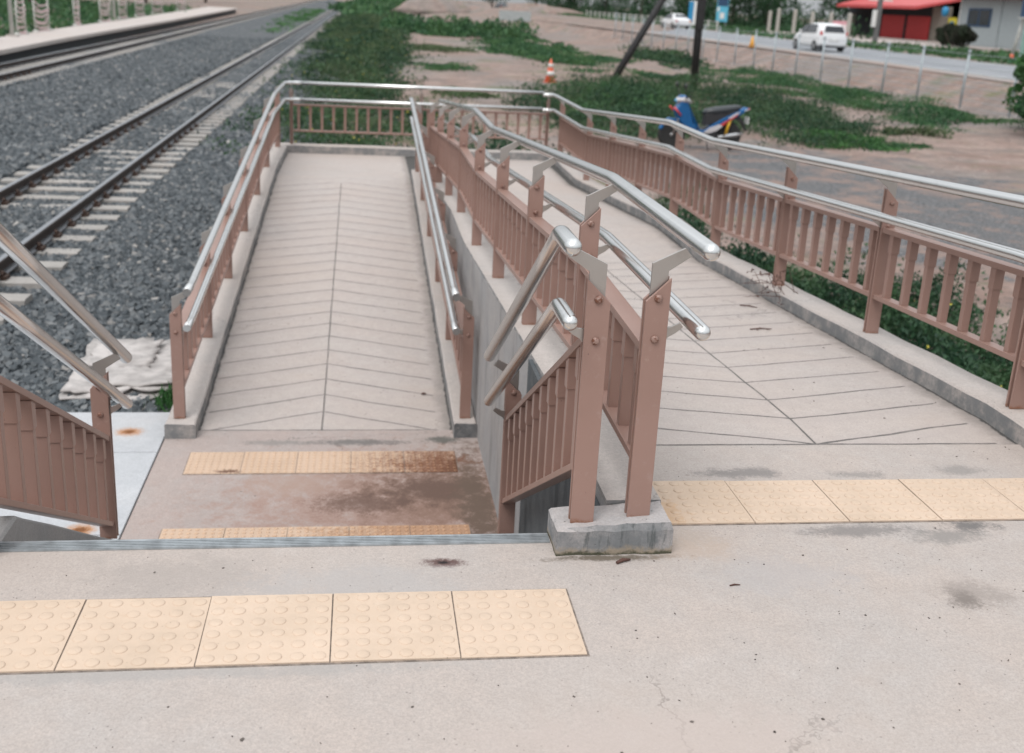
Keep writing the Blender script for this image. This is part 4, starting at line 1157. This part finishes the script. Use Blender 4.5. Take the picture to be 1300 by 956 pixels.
# power pole by the shop
root = empty('power_pole', (36.8,77.0,-.38)); tag(root, 'grey concrete power pole in front of the red shutters', 'pole')
m = MB(); m.prism([(-.17,-.12),(.17,-.12),(.17,.12),(-.17,.12)], -.3, 9, 'z'); m.build('shaft', plain('grey_pole', (.13,.13,.13), .8), root, bevel=.02)
m = MB(); m.box(-.42,-.18,-.16,.16,1.3,2.5); m.build('meter_box', M_wht, root, bevel=.02)
m = MB(); m.box(-.9,.9,-.08,.08,3.15,3.27); m.build('crossarm', M_wht, root)
# low railing at the far verge
LR = empty('roadside_railing', (0,0,0)); tag(LR, 'low pale roadside railing across the road left of the far white car', 'railing')
lp = None
for i in range(22):
    t_ = i/21; x, y = 32.5+1.8*t_, 165-58*t_
    if lp is None:
        m = MB(); m.box(-.07,.07,-.07,.07,-.1,.95); lp = m.build('railing_post', M_polew, LR); p = lp
    else: p = lp.copy(); C.objects.link(p); p.parent = LR
    p.location = (x, y, -.36)
for z in (.45, .8):
    m = MB(); m.tube([(32.5,165,z-.36),(34.3,107,z-.36)], .035, 6); m.build('rail', M_polew, LR, fixn=False)
# pale hoarding and dirt mounds at the far end of the lot
board('hoarding', (15.5,118,-.6), 3.4, 1.0, .0, -.15, (plain('grey_hoarding', (.33,.36,.36), .7),), 'grey hoarding panel at the roadside near the top middle of the photo', 'panel', True)
def mound(loc, r, h, label, seed):
    m = MB(); rings = []
    for k in range(7):
        f = k/6; rr = r*(1-f)**.8+.02; rings.append([(rr*math.cos(a*math.pi/10)*(1+.25*mnoise.noise(Vector((a*.7,f*3,seed)))), .6*rr*math.sin(a*math.pi/10), h*(1-(1-f)**1.6)*(1+.3*mnoise.noise(Vector((a*.6,f*2,seed+4))))-.1) for a in range(20)])
    m.loft(rings, smooth=True); tag(m.build('earth_mound', M_ground, loc=loc), label, 'mound')
mound((9.0,150,-.6), 6, 2.2, 'heap of pinkish earth at the far end of the lot', 1)
mound((15,165,-.6), 4, 1.5, 'smaller heap of earth right of the bigger one', 2)
mound((29,190,-.4), 9, 1.5, 'low bank of orange earth across the road', 3)

# ------------------------------------------------------------------ cars
M_carw = plain('white_car_paint', (.72,.73,.74), .25, 0, .02); M_glass = plain('dark_car_glass', (.025,.03,.035), .12, 0, .05)
M_tyre = plain('tyre_rubber', (.02,.02,.02), .8); M_rim = plain('wheel_rim', (.45,.46,.47), .35, .7); M_lampr = plain('red_tail_lamp', (.45,.03,.03), .3); M_lampo = plain('amber_lamp', (.75,.30,.10), .3)
M_blackp = plain('black_plastic', (.025,.025,.028), .5); M_carg = plain('dark_car_paint', (.04,.045,.05), .3)
def car(loc, rz, label, kind='hatch', paint=None):
    """x across, +y is the front"""
    root = empty('parked_car' if kind == 'x' else 'passing_car', loc, rz); tag(root, label, 'car')
    paint = paint or M_carw
    if kind == 'hatch':
        L = 3.9; W = 1.70; Ht = 1.53
        # sections along y : (y, half width, z bottom, z belt, z roof, roof half width)
        S = [(-1.93,.70,.42,.80,.82,.66),(-1.90,.80,.30,.98,1.02,.70),(-1.78,.84,.24,1.00,1.36,.58),(-1.60,.85,.22,1.00,1.48,.58),(-1.0,.85,.20,.98,1.53,.60),(-.2,.85,.20,.95,1.53,.61),(.45,.85,.20,.92,1.44,.59),(1.05,.84,.20,.90,1.08,.60),(1.25,.84,.21,.88,.96,.70),(1.70,.80,.24,.76,.80,.66),(1.92,.68,.32,.60,.64,.55),(1.96,.5,.38,.54,.56,.4)]
    else:
        L = 4.4; W = 1.72; Ht = 1.45
        S = [(-2.18,.68,.40,.78,.80,.62),(-2.14,.80,.30,.92,.96,.70),(-1.60,.84,.22,.95,1.02,.70),(-1.25,.85,.22,.95,1.22,.60),(-.8,.85,.20,.93,1.42,.57),(-.1,.85,.20,.91,1.45,.58),(.45,.85,.20,.90,1.36,.57),(1.05,.84,.20,.88,1.02,.62),(1.25,.84,.21,.86,.92,.70),(1.85,.80,.24,.74,.78,.66),(2.15,.68,.32,.60,.64,.55),(2.2,.5,.38,.54,.56,.4)]
    rings = []
    for y, w, zb_, zt, zr, rw in S:
        rings.append([(-w*.9,y,zb_),(w*.9,y,zb_),(w,y,zb_+.12),(w*1.0,y,(zb_+zt)*.55),(w*.97,y,zt),(rw,y,zr-.03),(rw*.8,y,zr),(-rw*.8,y,zr),(-rw,y,zr-.03),(-w*.97,y,zt),(-w*1.0,y,(zb_+zt)*.55),(-w,y,zb_+.12)])
    m = MB(); m.loft(rings); b = m.build('body', paint, root)
    md = b.modifiers.new('s','SUBSURF'); md.levels = 1; md.render_levels = 2
    # glass
    def quad(name, pts, mt, off):
        c = sum((Vector(p) for p in pts), Vector())/len(pts); n_ = (Vector(pts[1])-Vector(pts[0])).cross(Vector(pts[2])-Vector(pts[0])).normalized()*off
        g = MB(); k = len(pts)
        g.add([tuple(Vector(p)+n_) for p in pts]+[tuple(Vector(p)-n_*.6) for p in pts], [tuple(range(k)), tuple(range(2*k-1,k-1,-1))]+[(i,i+k,(i+1)%k+k,(i+1)%k) for i in range(k)])
        return g.build(name, mt, root, bevel=.006)
    if kind == 'hatch':
        quad('rear_window', [(-.60,-1.905,1.06),(.60,-1.905,1.06),(.50,-1.745,1.38),(-.50,-1.745,1.38)], M_glass, .02)
        for s in (-1, 1):
            pts = [(s*.842,-1.35,1.02),(s*.842,-.15,1.00),(s*.635,-.15,1.44),(s*.635,-1.05,1.44)]
            quad('side_window', pts if s > 0 else pts[::-1], M_glass, .015)
            pts = [(s*.842,-.08,1.00),(s*.842,.88,.97),(s*.66,.42,1.38),(s*.635,-.08,1.44)]
            quad('side_window', pts if s > 0 else pts[::-1], M_glass, .015)
            g = MB(); g.loft([[(s*.70,-1.93,.88),(s*.82,-1.86,.88),(s*.82,-1.86,1.10),(s*.70,-1.93,1.10)],[(s*.68,-1.89,.88),(s*.80,-1.80,.88),(s*.80,-1.80,1.10),(s*.68,-1.89,1.10)]], smooth=False); g.build('tail_lamp', M_lampr, root, bevel=.01)
            g = MB(); g.box(s*.86-.06*(s < 0), s*.86+.06*(s > 0)+.12*s*0+.06, .62, .74, .98, 1.12); g.build('wing_mirror', paint, root, bevel=.02)
        quad('windscreen', [(.62,1.02,1.02),(-.62,1.02,1.02),(-.52,.50,1.40),(.52,.50,1.40)], M_glass, .015)
        g = MB(); g.box(-.26,.26,-1.962,-1.93,.58,.70); g.build('number_plate', M_wht, root)
        g = MB(); g.box(-.78,.78,-1.95,-1.86,.26,.34); g.build('bumper_skirt', M_blackp, root, bevel=.02)
        wy = (-1.28, 1.22)
    else:
        quad('rear_window', [(-.60,-1.55,1.03),(.60,-1.55,1.03),(.50,-1.0,1.33),(-.50,-1.0,1.33)], M_glass, .03)
        for s in (-1, 1):
            pts = [(s*.84,-1.05,.98),(s*.84,.85,.95),(s*.64,.40,1.32),(s*.62,-.75,1.36)]
            quad('side_window', pts if s > 0 else pts[::-1], M_glass, .015)
            g = MB(); g.box(s*.70-.1,s*.70+.1,-2.19,-2.10,.68,.84); g.build('tail_lamp', M_lampo if s > 0 else M_lampr, root, bevel=.01)
        wy = (-1.35, 1.32)
    for s in (-1, 1):
        for y in wy:
            w = MB(); w.lathe([(.20,-.10),(.29,-.10),(.305,-.06),(.305,.06),(.29,.10),(.20,.10)], (s*.76,y,.305), 'x', 24); t_ = w.build('wheel', M_tyre, root)
            h = MB(); h.lathe([(.19,s*.06),(.19,s*.095),(.06,s*.105),(.02,s*.105)], (s*.76,y,.305), 'x', 16); h.build('rim', M_rim, t_)
    return root
car((25.1,59.3,-.39), math.radians(2), 'white hatchback seen from behind on the road beyond the wire fence')
car((30.4,108.5,-.39), math.radians(6), 'far white saloon with one amber lamp on the road near the top of the photo', 'saloon')
car((24.5,205,-.39), math.radians(10), 'tiny dark car at the top edge far down the road', 'saloon', M_carg)

# ------------------------------------------------------------------ scooter (along x, facing -x)
M_sb = plain('blue_scooter_paint', (.008,.095,.26), .25, 0, .05); M_sl = plain('pale_blue_scooter_paint', (.10,.32,.50), .25); M_sw = plain('white_scooter_paint', (.50,.48,.49), .3)
M_seat = plain('black_seat_vinyl', (.03,.035,.04), .35); M_red = plain('red_scooter_paint', (.55,.05,.04), .3); M_chrome = plain('scooter_chrome', (.6,.6,.6), .2, 1.); M_gold = plain('yellow_spring', (.65,.38,.03), .4)
S_ = empty('motor_scooter', (6.42,20.05,gz(6.4,20.05)+.01), math.radians(3)); tag(S_, 'blue and white motor scooter parked on dark gravel before the weeds', 'scooter')
def wheel(x):
    w = MB()
    w.lathe([(.21,-.03),(.27,-.04),(.29,-.02),(.295,0),(.29,.02),(.27,.04),(.21,.03)], (x,0,.295), 'y', 28)
    t_ = w.build('wheel', M_tyre, S_)
    r = MB(); r.lathe([(.205,-.02),(.215,-.022),(.215,.022),(.205,.02)], (x,0,.295), 'y', 28)
    for k in range(6):
        a = k*math.pi/3; r.tube([(x,0,.295),(x+.2*math.cos(a),0,.295+.2*math.sin(a))], .012, 6)
    r.lathe([(.035,-.04),(.035,.04)], (x,0,.295), 'y', 12); r.build('rim', M_rim, t_, fixn=False)
wheel(-.62); wheel(.60)
def blob(name, secs, mat, parent=S_):
    """secs: list of (x, z, half height, half width)"""
    m = MB(); rings = []
    for x, z, h, w in secs:
        rings.append([(x, w*math.cos(a*math.pi/6), z+h*math.sin(a*math.pi/6)) for a in range(12)])
    m.loft(rings); return m.build(name, mat, parent)
def plank(name, poly, w, mat, parent=S_, bevel=.02):
    m = MB(); m.prism(poly, -w, w, 'y'); return m.build(name, mat, parent, bevel=bevel)
plank('front_mudguard', [(-.90,.40),(-.84,.56),(-.70,.64),(-.55,.62),(-.42,.52),(-.46,.48),(-.58,.56),(-.72,.575),(-.80,.50),(-.84,.40)], .06, M_sb)
m = MB()
for s in (-.07,.07): m.tube([(-.62,s,.295),(-.50,s,.68),(-.44,s*.5,.90)], .02, 8)
m.build('fork', M_chrome, S_, fixn=False)
plank('front_shield', [(-.52,.60),(-.60,.80),(-.50,.98),(-.38,.98),(-.30,.80),(-.22,.55),(-.08,.38),(-.18,.32),(-.32,.40),(-.44,.52)], .13, M_sb)
plank('inner_shield', [(-.36,.95),(-.28,.78),(-.18,.50),(-.02,.40),(-.05,.44),(-.20,.58),(-.30,.84),(-.34,.95)], .10, M_sb)
blob('handlebar_cover', [(-.60,.99,.02,.04),(-.55,1.00,.06,.11),(-.44,1.01,.075,.17),(-.33,.99,.05,.14),(-.26,.95,.02,.06)], M_sw)
blob('instrument_cowl', [(-.56,1.04,.01,.05),(-.50,1.055,.045,.10),(-.41,1.06,.04,.11),(-.33,1.03,.015,.06)], M_sb)
blob('headlamp', [(-.615,.985,.008,.02),(-.605,.985,.03,.05),(-.57,.99,.045,.07),(-.54,1.0,.04,.07)], M_sl)
m = MB(); m.tube([(-.40,-.36,1.10),(-.42,-.12,1.05),(-.42,.12,1.05),(-.40,.36,1.10)], .017, 8); m.build('handlebar', M_blackp, S_, fixn=False)
for s in (-1,1):
    m = MB(); m.tube([(-.42,s*.2,1.07),(-.50,s*.26,1.26)], .008, 6); m.lathe([(.001,-.01),(.06,-.008),(.065,.008),(.001,.012)], (-.50,s*.27,1.29), 'x', 14); m.build('mirror', M_blackp, S_, fixn=False)
    m = MB(); m.tube([(-.66,s*.13,.86),(-.58,s*.15,.78),(-.50,s*.14,.70)], .02, 8); m.build('indicator_trim', M_red, S_)
plank('underbody', [(-.30,.34),(-.12,.28),(.25,.28),(.35,.40),(.20,.50),(-.05,.42),(-.20,.45)], .10, M_blackp)
plank('underseat_cover', [(.04,.50),(.05,.74),(.40,.78),(.80,.84),(.55,.70),(.30,.56)], .10, M_blackp)
plank('side_body', [(-.12,.40),(.06,.42),(.20,.52),(.42,.66),(.80,.84),(.88,.86),(.90,.80),(.60,.62),(.35,.46),(.15,.36),(-.06,.33)], .12, M_sb)
plank('side_panel', [(.02,.36),(.14,.46),(.36,.54),(.44,.50),(.30,.40),(.14,.345)], .128, M_sw, bevel=.008)
plank('side_flash', [(.37,.535),(.58,.66),(.76,.765),(.72,.72),(.50,.56),(.44,.51)], .127, M_red, bevel=.006)
plank('side_flash', [(.52,.66),(.72,.79),(.80,.80),(.60,.665)], .126, M_sw, bevel=.006)
blob('seat', [(.02,.76,.03,.05),(.08,.78,.07,.11),(.25,.80,.085,.13),(.50,.83,.085,.13),(.72,.87,.07,.11),(.84,.89,.03,.06)], M_seat)
blob('tail', [(.78,.82,.06,.09),(.90,.84,.055,.08),(1.0,.86,.03,.04)], M_sb)
m = MB(); m.box(.98,1.02,-.05,.05,.83,.88); m.build('tail_lamp', M_lampr, S_, bevel=.008)
plank('rear_mudguard', [(.70,.66),(.86,.58),(.98,.42),(1.0,.40),(.92,.60),(.78,.74)], .06, M_blackp)
m = MB()
for s in (-.09,.09):
    m.tube([(.52,s,.34),(.60,s,.66)], .03, 10)
m.build('rear_spring', M_gold, S_, fixn=False)
blob('exhaust', [(.15,.24,.03,.03),(.35,.26,.05,.05),(.75,.32,.06,.06),(.92,.35,.04,.04)], M_chrome)
blob('engine', [(-.05,.30,.05,.06),(.05,.30,.11,.10),(.25,.30,.12,.11),(.38,.30,.06,.07)], M_blackp)
for s in (-1,1):
    m = MB(); m.tube([(-.41,s*.20,1.06),(-.44,s*.10,.95),(-.45,s*.05,.80)], .007, 6); m.build('cable', M_blackp, S_, fixn=False)
m = MB(); m.tube([(.60,0,.295),(.25,0,.30),(.10,0,.34)], .035, 8); m.build('swing_arm', M_blackp, S_, fixn=False)
m = MB(); m.tube([(.80,-.09,.80),(.92,-.10,.84),(1.02,-.05,.86),(1.02,.05,.86),(.92,.10,.84),(.80,.09,.80)], .013, 6); m.build('grab_rail', M_chrome, S_, fixn=False)
m = MB(); m.box(.985,1.0,-.11,.11,.56,.70); m.build('number_plate', M_wht, S_)
for s in (-1,1):
    m = MB(); m.tube([(.02,s*.10,.25),(.03,s*.27,.24)], .017, 8); m.build('foot_peg', M_blackp, S_, fixn=False)
m = MB(); m.tube([(.10,-.08,.26),(.12,-.22,.02)], .014, 6); m.build('side_stand', M_blackp, S_)

# ------------------------------------------------------------------ shop and house
M_redroof = plain('red_roof_paint', (.50,.07,.07), .5); M_shut = plain('red_shutter_paint', (.40,.025,.025), .5)
M_beige = plain('beige_wall', (.20,.18,.15), .8); M_pale = plain('pale_house_wall', (.33,.37,.38), .7); M_darkin = plain('dark_interior', (.012,.015,.018), .9)
M_yp = plain('yellow_poster', (.60,.50,.03), .6)
SH = empty('shop_house', (54,107,-.37)); tag(SH, 'low shop with red roof and closed red folding shutters across the road', 'shop')
def part(name, x0,x1,y0,y1,z0,z1, mt, par=SH, bv=.01):
    m = MB(); m.box(x0,x1,y0,y1,z0,z1); return m.build(name, mt, par, bevel=bv)
part('side_wall', .3,7.8,-10.2,-9.95,0,3.3, M_beige)
part('back_wall', 7.8,8,-10.2,14.3,0,3.6, M_darkin); part('end_wall', .3,7.8,14.1,14.3,0,3.3, M_beige)
part('beige_wall', .05,.3,-8.6+.3,-5.0,0,3.3, M_beige)
for i in range(22):
    pass
sh = MB()
for k in range(44):
    y = -5.0+k*(10.4/44); sh.add([(.10 if k % 2 else -.04, y, .02),( -.04 if k % 2 else .10, y+10.4/44, .02),(-.04 if k % 2 else .10, y+10.4/44, 2.35),(.10 if k % 2 else -.04, y, 2.35)], [(0,1,2,3)])
sh.build('folding_shutter', M_shut, SH)
part('lintel', .0,.3,-5.0,14.1,2.36,3.3, M_darkin); part('pillar', -.08,.2,-.2,.25,0,2.36, M_darkin)
part('bay_shade_panel', .9,1.0,5.5,14.1,0,2.36, M_darkin)  # near-black panel: shade inside the open bay, given as colour
rf = MB(); rf.loft([[(-2.6,-6.6,2.95),(-2.6,11.6,2.95),(-2.6,11.6,3.25),(-2.6,-6.6,3.25)],[(4,-9.2,4.6),(4,14.8,4.6),(4,14.8,4.75),(4,-9.2,4.75)],[(8.3,-9.6,3.4),(8.3,14.8,3.4),(8.3,14.8,3.5),(8.3,-9.6,3.5)]], smooth=False)
rf.build('roof', M_redroof, SH)
part('floor_slab', -2.6,8,-9.6,14.3,-.05,.10, M_apron)
ps = part('poster', -.10,-.02,-10.0,-8.45,.55,2.35, M_yp)
part('poster_print', -.13,-.10,-9.6,-8.9,.95,2.0, M_blue, ps)
m = MB(); m.lathe([(.05,-.25),(.42,-.15),(.45,.0),(.42,.15),(.05,.25)], (-.6,-8.6,2.85), 'x', 20); m.build('round_sign', M_blue, SH)
HO = empty('pale_house', (54,91,-.37)); tag(HO, 'pale grey house wall with a dark square window at the top right', 'house')
part('wall', 0,8,-7.5,5.75,0,4.0, M_pale, HO)
w_ = part('window', -.06,.05,.35,4.25,1.65,3.25, M_navy, HO); part('window_pane', -.08,-.061,.55,2.2,1.8,3.1, M_glass, w_); part('window_pane', -.08,-.061,2.4,4.05,1.8,3.1, M_glass, w_)
part('roof', -1.0,8.6,-8.1,6.2,4.0,4.2, plain('house_roof', (.2,.08,.08), .7), HO)
for k in range(3): part('downpipe' if k else 'corner_trim', -.09,-.003,[5.6,-1.2,-5][k],[5.74,-1.1,-4.9][k],0,4.0, M_wht if k == 0 else M_pale, HO)

# ------------------------------------------------------------------ debris near the ramp
M_ply = plain('weathered_board', (.40,.375,.36), .85, 0, .25, 7, .5); M_plyd = plain('weathered_board_edge', (.24,.19,.17), .9, 0, .3, 12, .5)
root = empty('broken_board', (-2.12,5.45,-1.19), math.radians(2)); tag(root, 'warped peeling weathered board lying on the ballast left of the lower ramp', 'board')
rnd = random.Random(5)
for L_i, (ox, oy, sx, sy, z, mt, sd) in enumerate([(0,0,.38,.62,.03,M_ply,1),(-.05,.02,.34,.56,.075,M_ply,2),(.06,-.08,.26,.40,.11,M_ply,3),(-.10,.20,.22,.30,.13,M_ply,4)]):
    N = 12; vs = []; fs = []
    for k in range(2):
        for i in range(N+1):
            for j in range(N+1):
                u, v = i/N*2-1, j/N*2-1
                n_ = mnoise.noise(Vector((u*1.4+sd*7, v*1.4, sd))); e_ = mnoise.noise(Vector((u*4+sd*3, v*4, sd+9)))
                X_ = ox+u*sx*(1+.22*e_); Y_ = oy+v*sy*(1+.20*e_)
                zz = z*.6+.022*n_+.014*e_+.02*abs(u)**3*(1 if sd % 2 else .4) - k*.012
                vs.append((X_, Y_, zz))
    o_ = (N+1)**2
    for i in range(N):
        for j in range(N):
            a = i*(N+1)+j; fs.append((a,a+1,a+N+2,a+N+1)); fs.append((a+o_,a+N+1+o_,a+N+2+o_,a+1+o_))
    ring = [i*(N+1) for i in range(N+1)]+[N*(N+1)+j for j in range(1,N+1)]+[i*(N+1)+N for i in range(N-1,-1,-1)]+[j for j in range(N-1,0,-1)]
    for a, b in zip(ring, ring[1:]+ring[:1]): fs.append((a,b,b+o_,a+o_))
    m = MB(); m.add(vs, fs, True); m.build('peeling_layer', mt, root)
# grass tuft by the board
rg = np.random.default_rng(9); n = 260
V, F = leaves_at(rg.normal(-1.78,.045,n), rg.normal(4.75,.06,n), -1.2+rg.uniform(0,.12,n), np.full(n,.11), rg, 1.6, .09)
tag(raw_mesh('grass_tuft', V, F, M_grass), 'small green grass tuft beside the kerb near the white slab', 'grass tuft')
# rubble by the kerb
rg = np.random.default_rng(19)
# dry weed on the right kerb
M_twig = plain('dry_twig', (.09,.045,.035), .9); M_drygreen = plain('dull_green_leaf', (.05,.06,.04), .8)
W_ = empty('dry_weed', (1.88,3.78,fR(3.72)+.075)); tag(W_, 'dry brown weed sprawling from the second visible post of the right railing', 'weed')
rnd = random.Random(12)
lv = ([], [])
m = MB()
for k in range(17):
    a = rnd.uniform(0, 6.28); r_ = rnd.uniform(.05,.22)
    up_ = rnd.uniform(.0,.15) if k % 3 else rnd.uniform(-.06,0)
    ox = rnd.uniform(-.06,.10); oy = rnd.uniform(-.2,.2)
    p0 = (ox, oy, .0); p1 = (ox+math.cos(a)*r_*.5-.02, oy+math.sin(a)*r_*.5, up_*.8+.02); p2 = (ox+math.cos(a)*r_-.06, oy+math.sin(a)*r_, up_*.7+.005)
    m.tube([p0,p1,p2], .0028, 5, radii=[.0022,.0016,.0009])
    for q in range(5):
        lv[0].append(p1[0]+(p2[0]-p1[0])*q/5+rnd.uniform(-.02,.02)); lv[1].append((p1[1]+(p2[1]-p1[1])*q/5+rnd.uniform(-.02,.02), p1[2]+(p2[2]-p1[2])*q/5+rnd.uniform(-.01,.02)))
m.build('stems', M_twig, W_, fixn=False)
rg = np.random.default_rng(3); lx = np.array(lv[0]); ly = np.array([q[0] for q in lv[1]]); lz = np.array([q[1] for q in lv[1]])
V, F = leaves_at(lx, ly, lz, np.full(len(lx), .028), rg, .1, .3); raw_mesh('dry_leaves', V, F, M_twig, W_)
def twig(loc, L, rz, label, r=.004, br=0, mat=None):
    m = MB(); m.tube([(-L/2,0,r),(0,L*.05,r*1.6),(L/2,-.02*L,r)], r, 6, radii=[r,r*1.2,r*.6])
    for b_ in range(br):
        m.tube([(L*(-.3+.25*b_),0,r*1.5),(L*(-.2+.25*b_),L*.22*(1 if b_ % 2 else -1),r*2)], r*.6, 5)
    tag(m.build('twig', mat or M_twig, loc=loc, fixn=False), label, 'twig'); C.objects[-1].rotation_euler = (0,0,rz)
twig((.186,.437,.0), .045, .4, 'small dark twig on the floor in front of the concrete block', .0045)
twig((1.52,3.02,fR(3.02)+.002), .12, .1, 'thin brown dried sprig lying across the upper ramp', .003, 3)
twig((1.66,3.60,fR(3.60)+.002), .10, -.5, 'dried sprig on the ramp at the foot of the right kerb', .003, 3)
twig((.46,.30,.0), .03, .1, 'tiny dark splinter on the floor right of the concrete block', .002)
twig((-.12,4.55,fL(4.55)+.003), .03, .1, 'tiny dark leaf scrap near the wall side of the lower ramp', .006)

def grit(name, xr, yr, zf, n, seed, label):
    rg = np.random.default_rng(seed); x = rg.uniform(*xr, n); y = rg.uniform(*yr, n)
    base = np.array([(-1,-1,-1),(1,-1,-1),(1,1,-1),(-1,1,-1),(-1,-1,1),(1,-1,1),(1,1,1),(-1,1,1)], float)
    f = np.array([(0,3,2,1),(4,5,6,7),(0,1,5,4),(1,2,6,5),(2,3,7,6),(3,0,4,7)])
    P = base[None]*(1+rg.uniform(-.5,.3,(n,8,3)))*(.0007+.0016*rg.uniform(0,1,(n,1,1))**5)*np.stack([rg.uniform(.6,2.2,n), rg.uniform(.6,1.6,n), rg.uniform(.3,.8,n)],1)[:,None,:]
    a = rg.uniform(0,6.28,n); ca, sa = np.cos(a)[:,None], np.sin(a)[:,None]
    X_ = P[:,:,0]*ca-P[:,:,1]*sa; Y_ = P[:,:,0]*sa+P[:,:,1]*ca; P[:,:,0] = X_; P[:,:,1] = Y_
    z = np.array([zf(v) for v in y])+.001
    P += np.stack([x,y,z],1)[:,None,:]
    F = (f[None] + (np.arange(n)*8)[:,None,None]).reshape(-1,4)
    tag(raw_mesh(name, P.reshape(-1,3), F, M_grit), label, 'grit', None, 'stuff')
M_grit = plain('grit', (.10,.085,.075), .95, 0, .6, 40)
grit('grit', (-2.2,2.2), (-1.0,.55), lambda y: 0., 620, 71, 'dark grit and tiny crumbs scattered on the top landing')
grit('grit', (.36,1.84), (.6,5), fR, 420, 72, 'dark grit scattered on the upper ramp')
grit('grit', (-1.6,.0), (2.5,7), fL, 600, 73, 'dark grit scattered on the lower landing and lower ramp')

# ------------------------------------------------------------------ camera, light, world
cam = bpy.data.cameras.new('camera'); co = bpy.data.objects.new('camera', cam); C.objects.link(co); sc.camera = co
pitch, yaw, roll = .3021760873, .1449811826, .0522409481
cp, sp, cy, sy = math.cos(pitch), math.sin(pitch), math.cos(yaw), math.sin(yaw)
f_ = Vector((sy*cp, cy*cp, -sp)); r_ = Vector((cy, -sy, 0)); u_ = r_.cross(f_)
r2 = r_*math.cos(roll)+u_*math.sin(roll); u2 = -r_*math.sin(roll)+u_*math.cos(roll)
M = Matrix(((r2.x,u2.x,-f_.x,-.5387462870),(r2.y,u2.y,-f_.y,-2.1855539154),(r2.z,u2.z,-f_.z,1.4622488154),(0,0,0,1)))
co.matrix_world = M
cam.sensor_width = 36; cam.lens = 36*1387.0553/1300; cam.shift_y = -44.5/1300; cam.clip_start = .05; cam.clip_end = 3000
cam.dof.use_dof = True; cam.dof.focus_distance = 3.1; cam.dof.aperture_fstop = 3.6

w = bpy.data.worlds.new('World'); sc.world = w; w.use_nodes = True
nt = w.node_tree; bg = nt.nodes['Background']
sky = nt.nodes.new('ShaderNodeTexSky'); sky.sky_type = 'NISHITA'; sky.sun_disc = False
EL, AZ = math.radians(58), math.radians(215)
sky.sun_elevation = EL; sky.sun_rotation = AZ; sky.air_density = 1.0; sky.dust_density = 6.0; sky.ozone_density = 1.0
hs = nt.nodes.new('ShaderNodeHueSaturation'); hs.inputs['Saturation'].default_value = .30
nt.links.new(sky.outputs[0], hs.inputs['Color'])
tc = nt.nodes.new('ShaderNodeTexCoord'); sx = nt.nodes.new('ShaderNodeSeparateXYZ'); nt.links.new(tc.outputs['Generated'], sx.inputs[0])
mr = nt.nodes.new('ShaderNodeMapRange'); nt.links.new(sx.outputs[2], mr.inputs[0])
for k_i, v_ in ((1,0.),(2,1.),(3,2.6),(4,8.2)): mr.inputs[k_i].default_value = v_
cn = nt.nodes.new('ShaderNodeTexNoise'); cn.inputs['Scale'].default_value = 2.2; cn.inputs['Detail'].default_value = 5; nt.links.new(tc.outputs['Generated'], cn.inputs['Vector'])
cm = nt.nodes.new('ShaderNodeMapRange'); nt.links.new(cn.outputs[0], cm.inputs[0])
for k_i, v_ in ((1,.3),(2,.7),(3,.75),(4,1.25)): cm.inputs[k_i].default_value = v_
mu = nt.nodes.new('ShaderNodeMath'); mu.operation = 'MULTIPLY'; nt.links.new(mr.outputs[0], mu.inputs[0]); nt.links.new(cm.outputs[0], mu.inputs[1])
vm = nt.nodes.new('ShaderNodeVectorMath'); vm.operation = 'SCALE'; vm.inputs[0].default_value = (.965, 1., 1.035); nt.links.new(mu.outputs[0], vm.inputs['Scale'])
mxw = nt.nodes.new('ShaderNodeMix'); mxw.data_type = 'RGBA'; mxw.inputs[0].default_value = .8
nt.links.new(hs.outputs[0], mxw.inputs[6]); nt.links.new(vm.outputs[0], mxw.inputs[7])
nt.links.new(mxw.outputs[2], bg.inputs['Color']); bg.inputs['Strength'].default_value = .15
sun = bpy.data.lights.new('sun', 'SUN'); sun.energy = 1.0; sun.angle = math.radians(30); sun.color = (1, .955, .93)
so = bpy.data.objects.new('sun', sun); C.objects.link(so)
d = Vector((math.sin(AZ)*math.cos(EL), math.cos(AZ)*math.cos(EL), math.sin(EL)))
so.rotation_euler = d.to_track_quat('Z', 'Y').to_euler()
sc.view_settings.view_transform = 'Standard'; sc.view_settings.look = 'None'; sc.view_settings.gamma = 1; sc.view_settings.exposure = .45
sc.render.engine = 'CYCLES'; sc.cycles.max_bounces = 6; sc.cycles.use_denoising = True
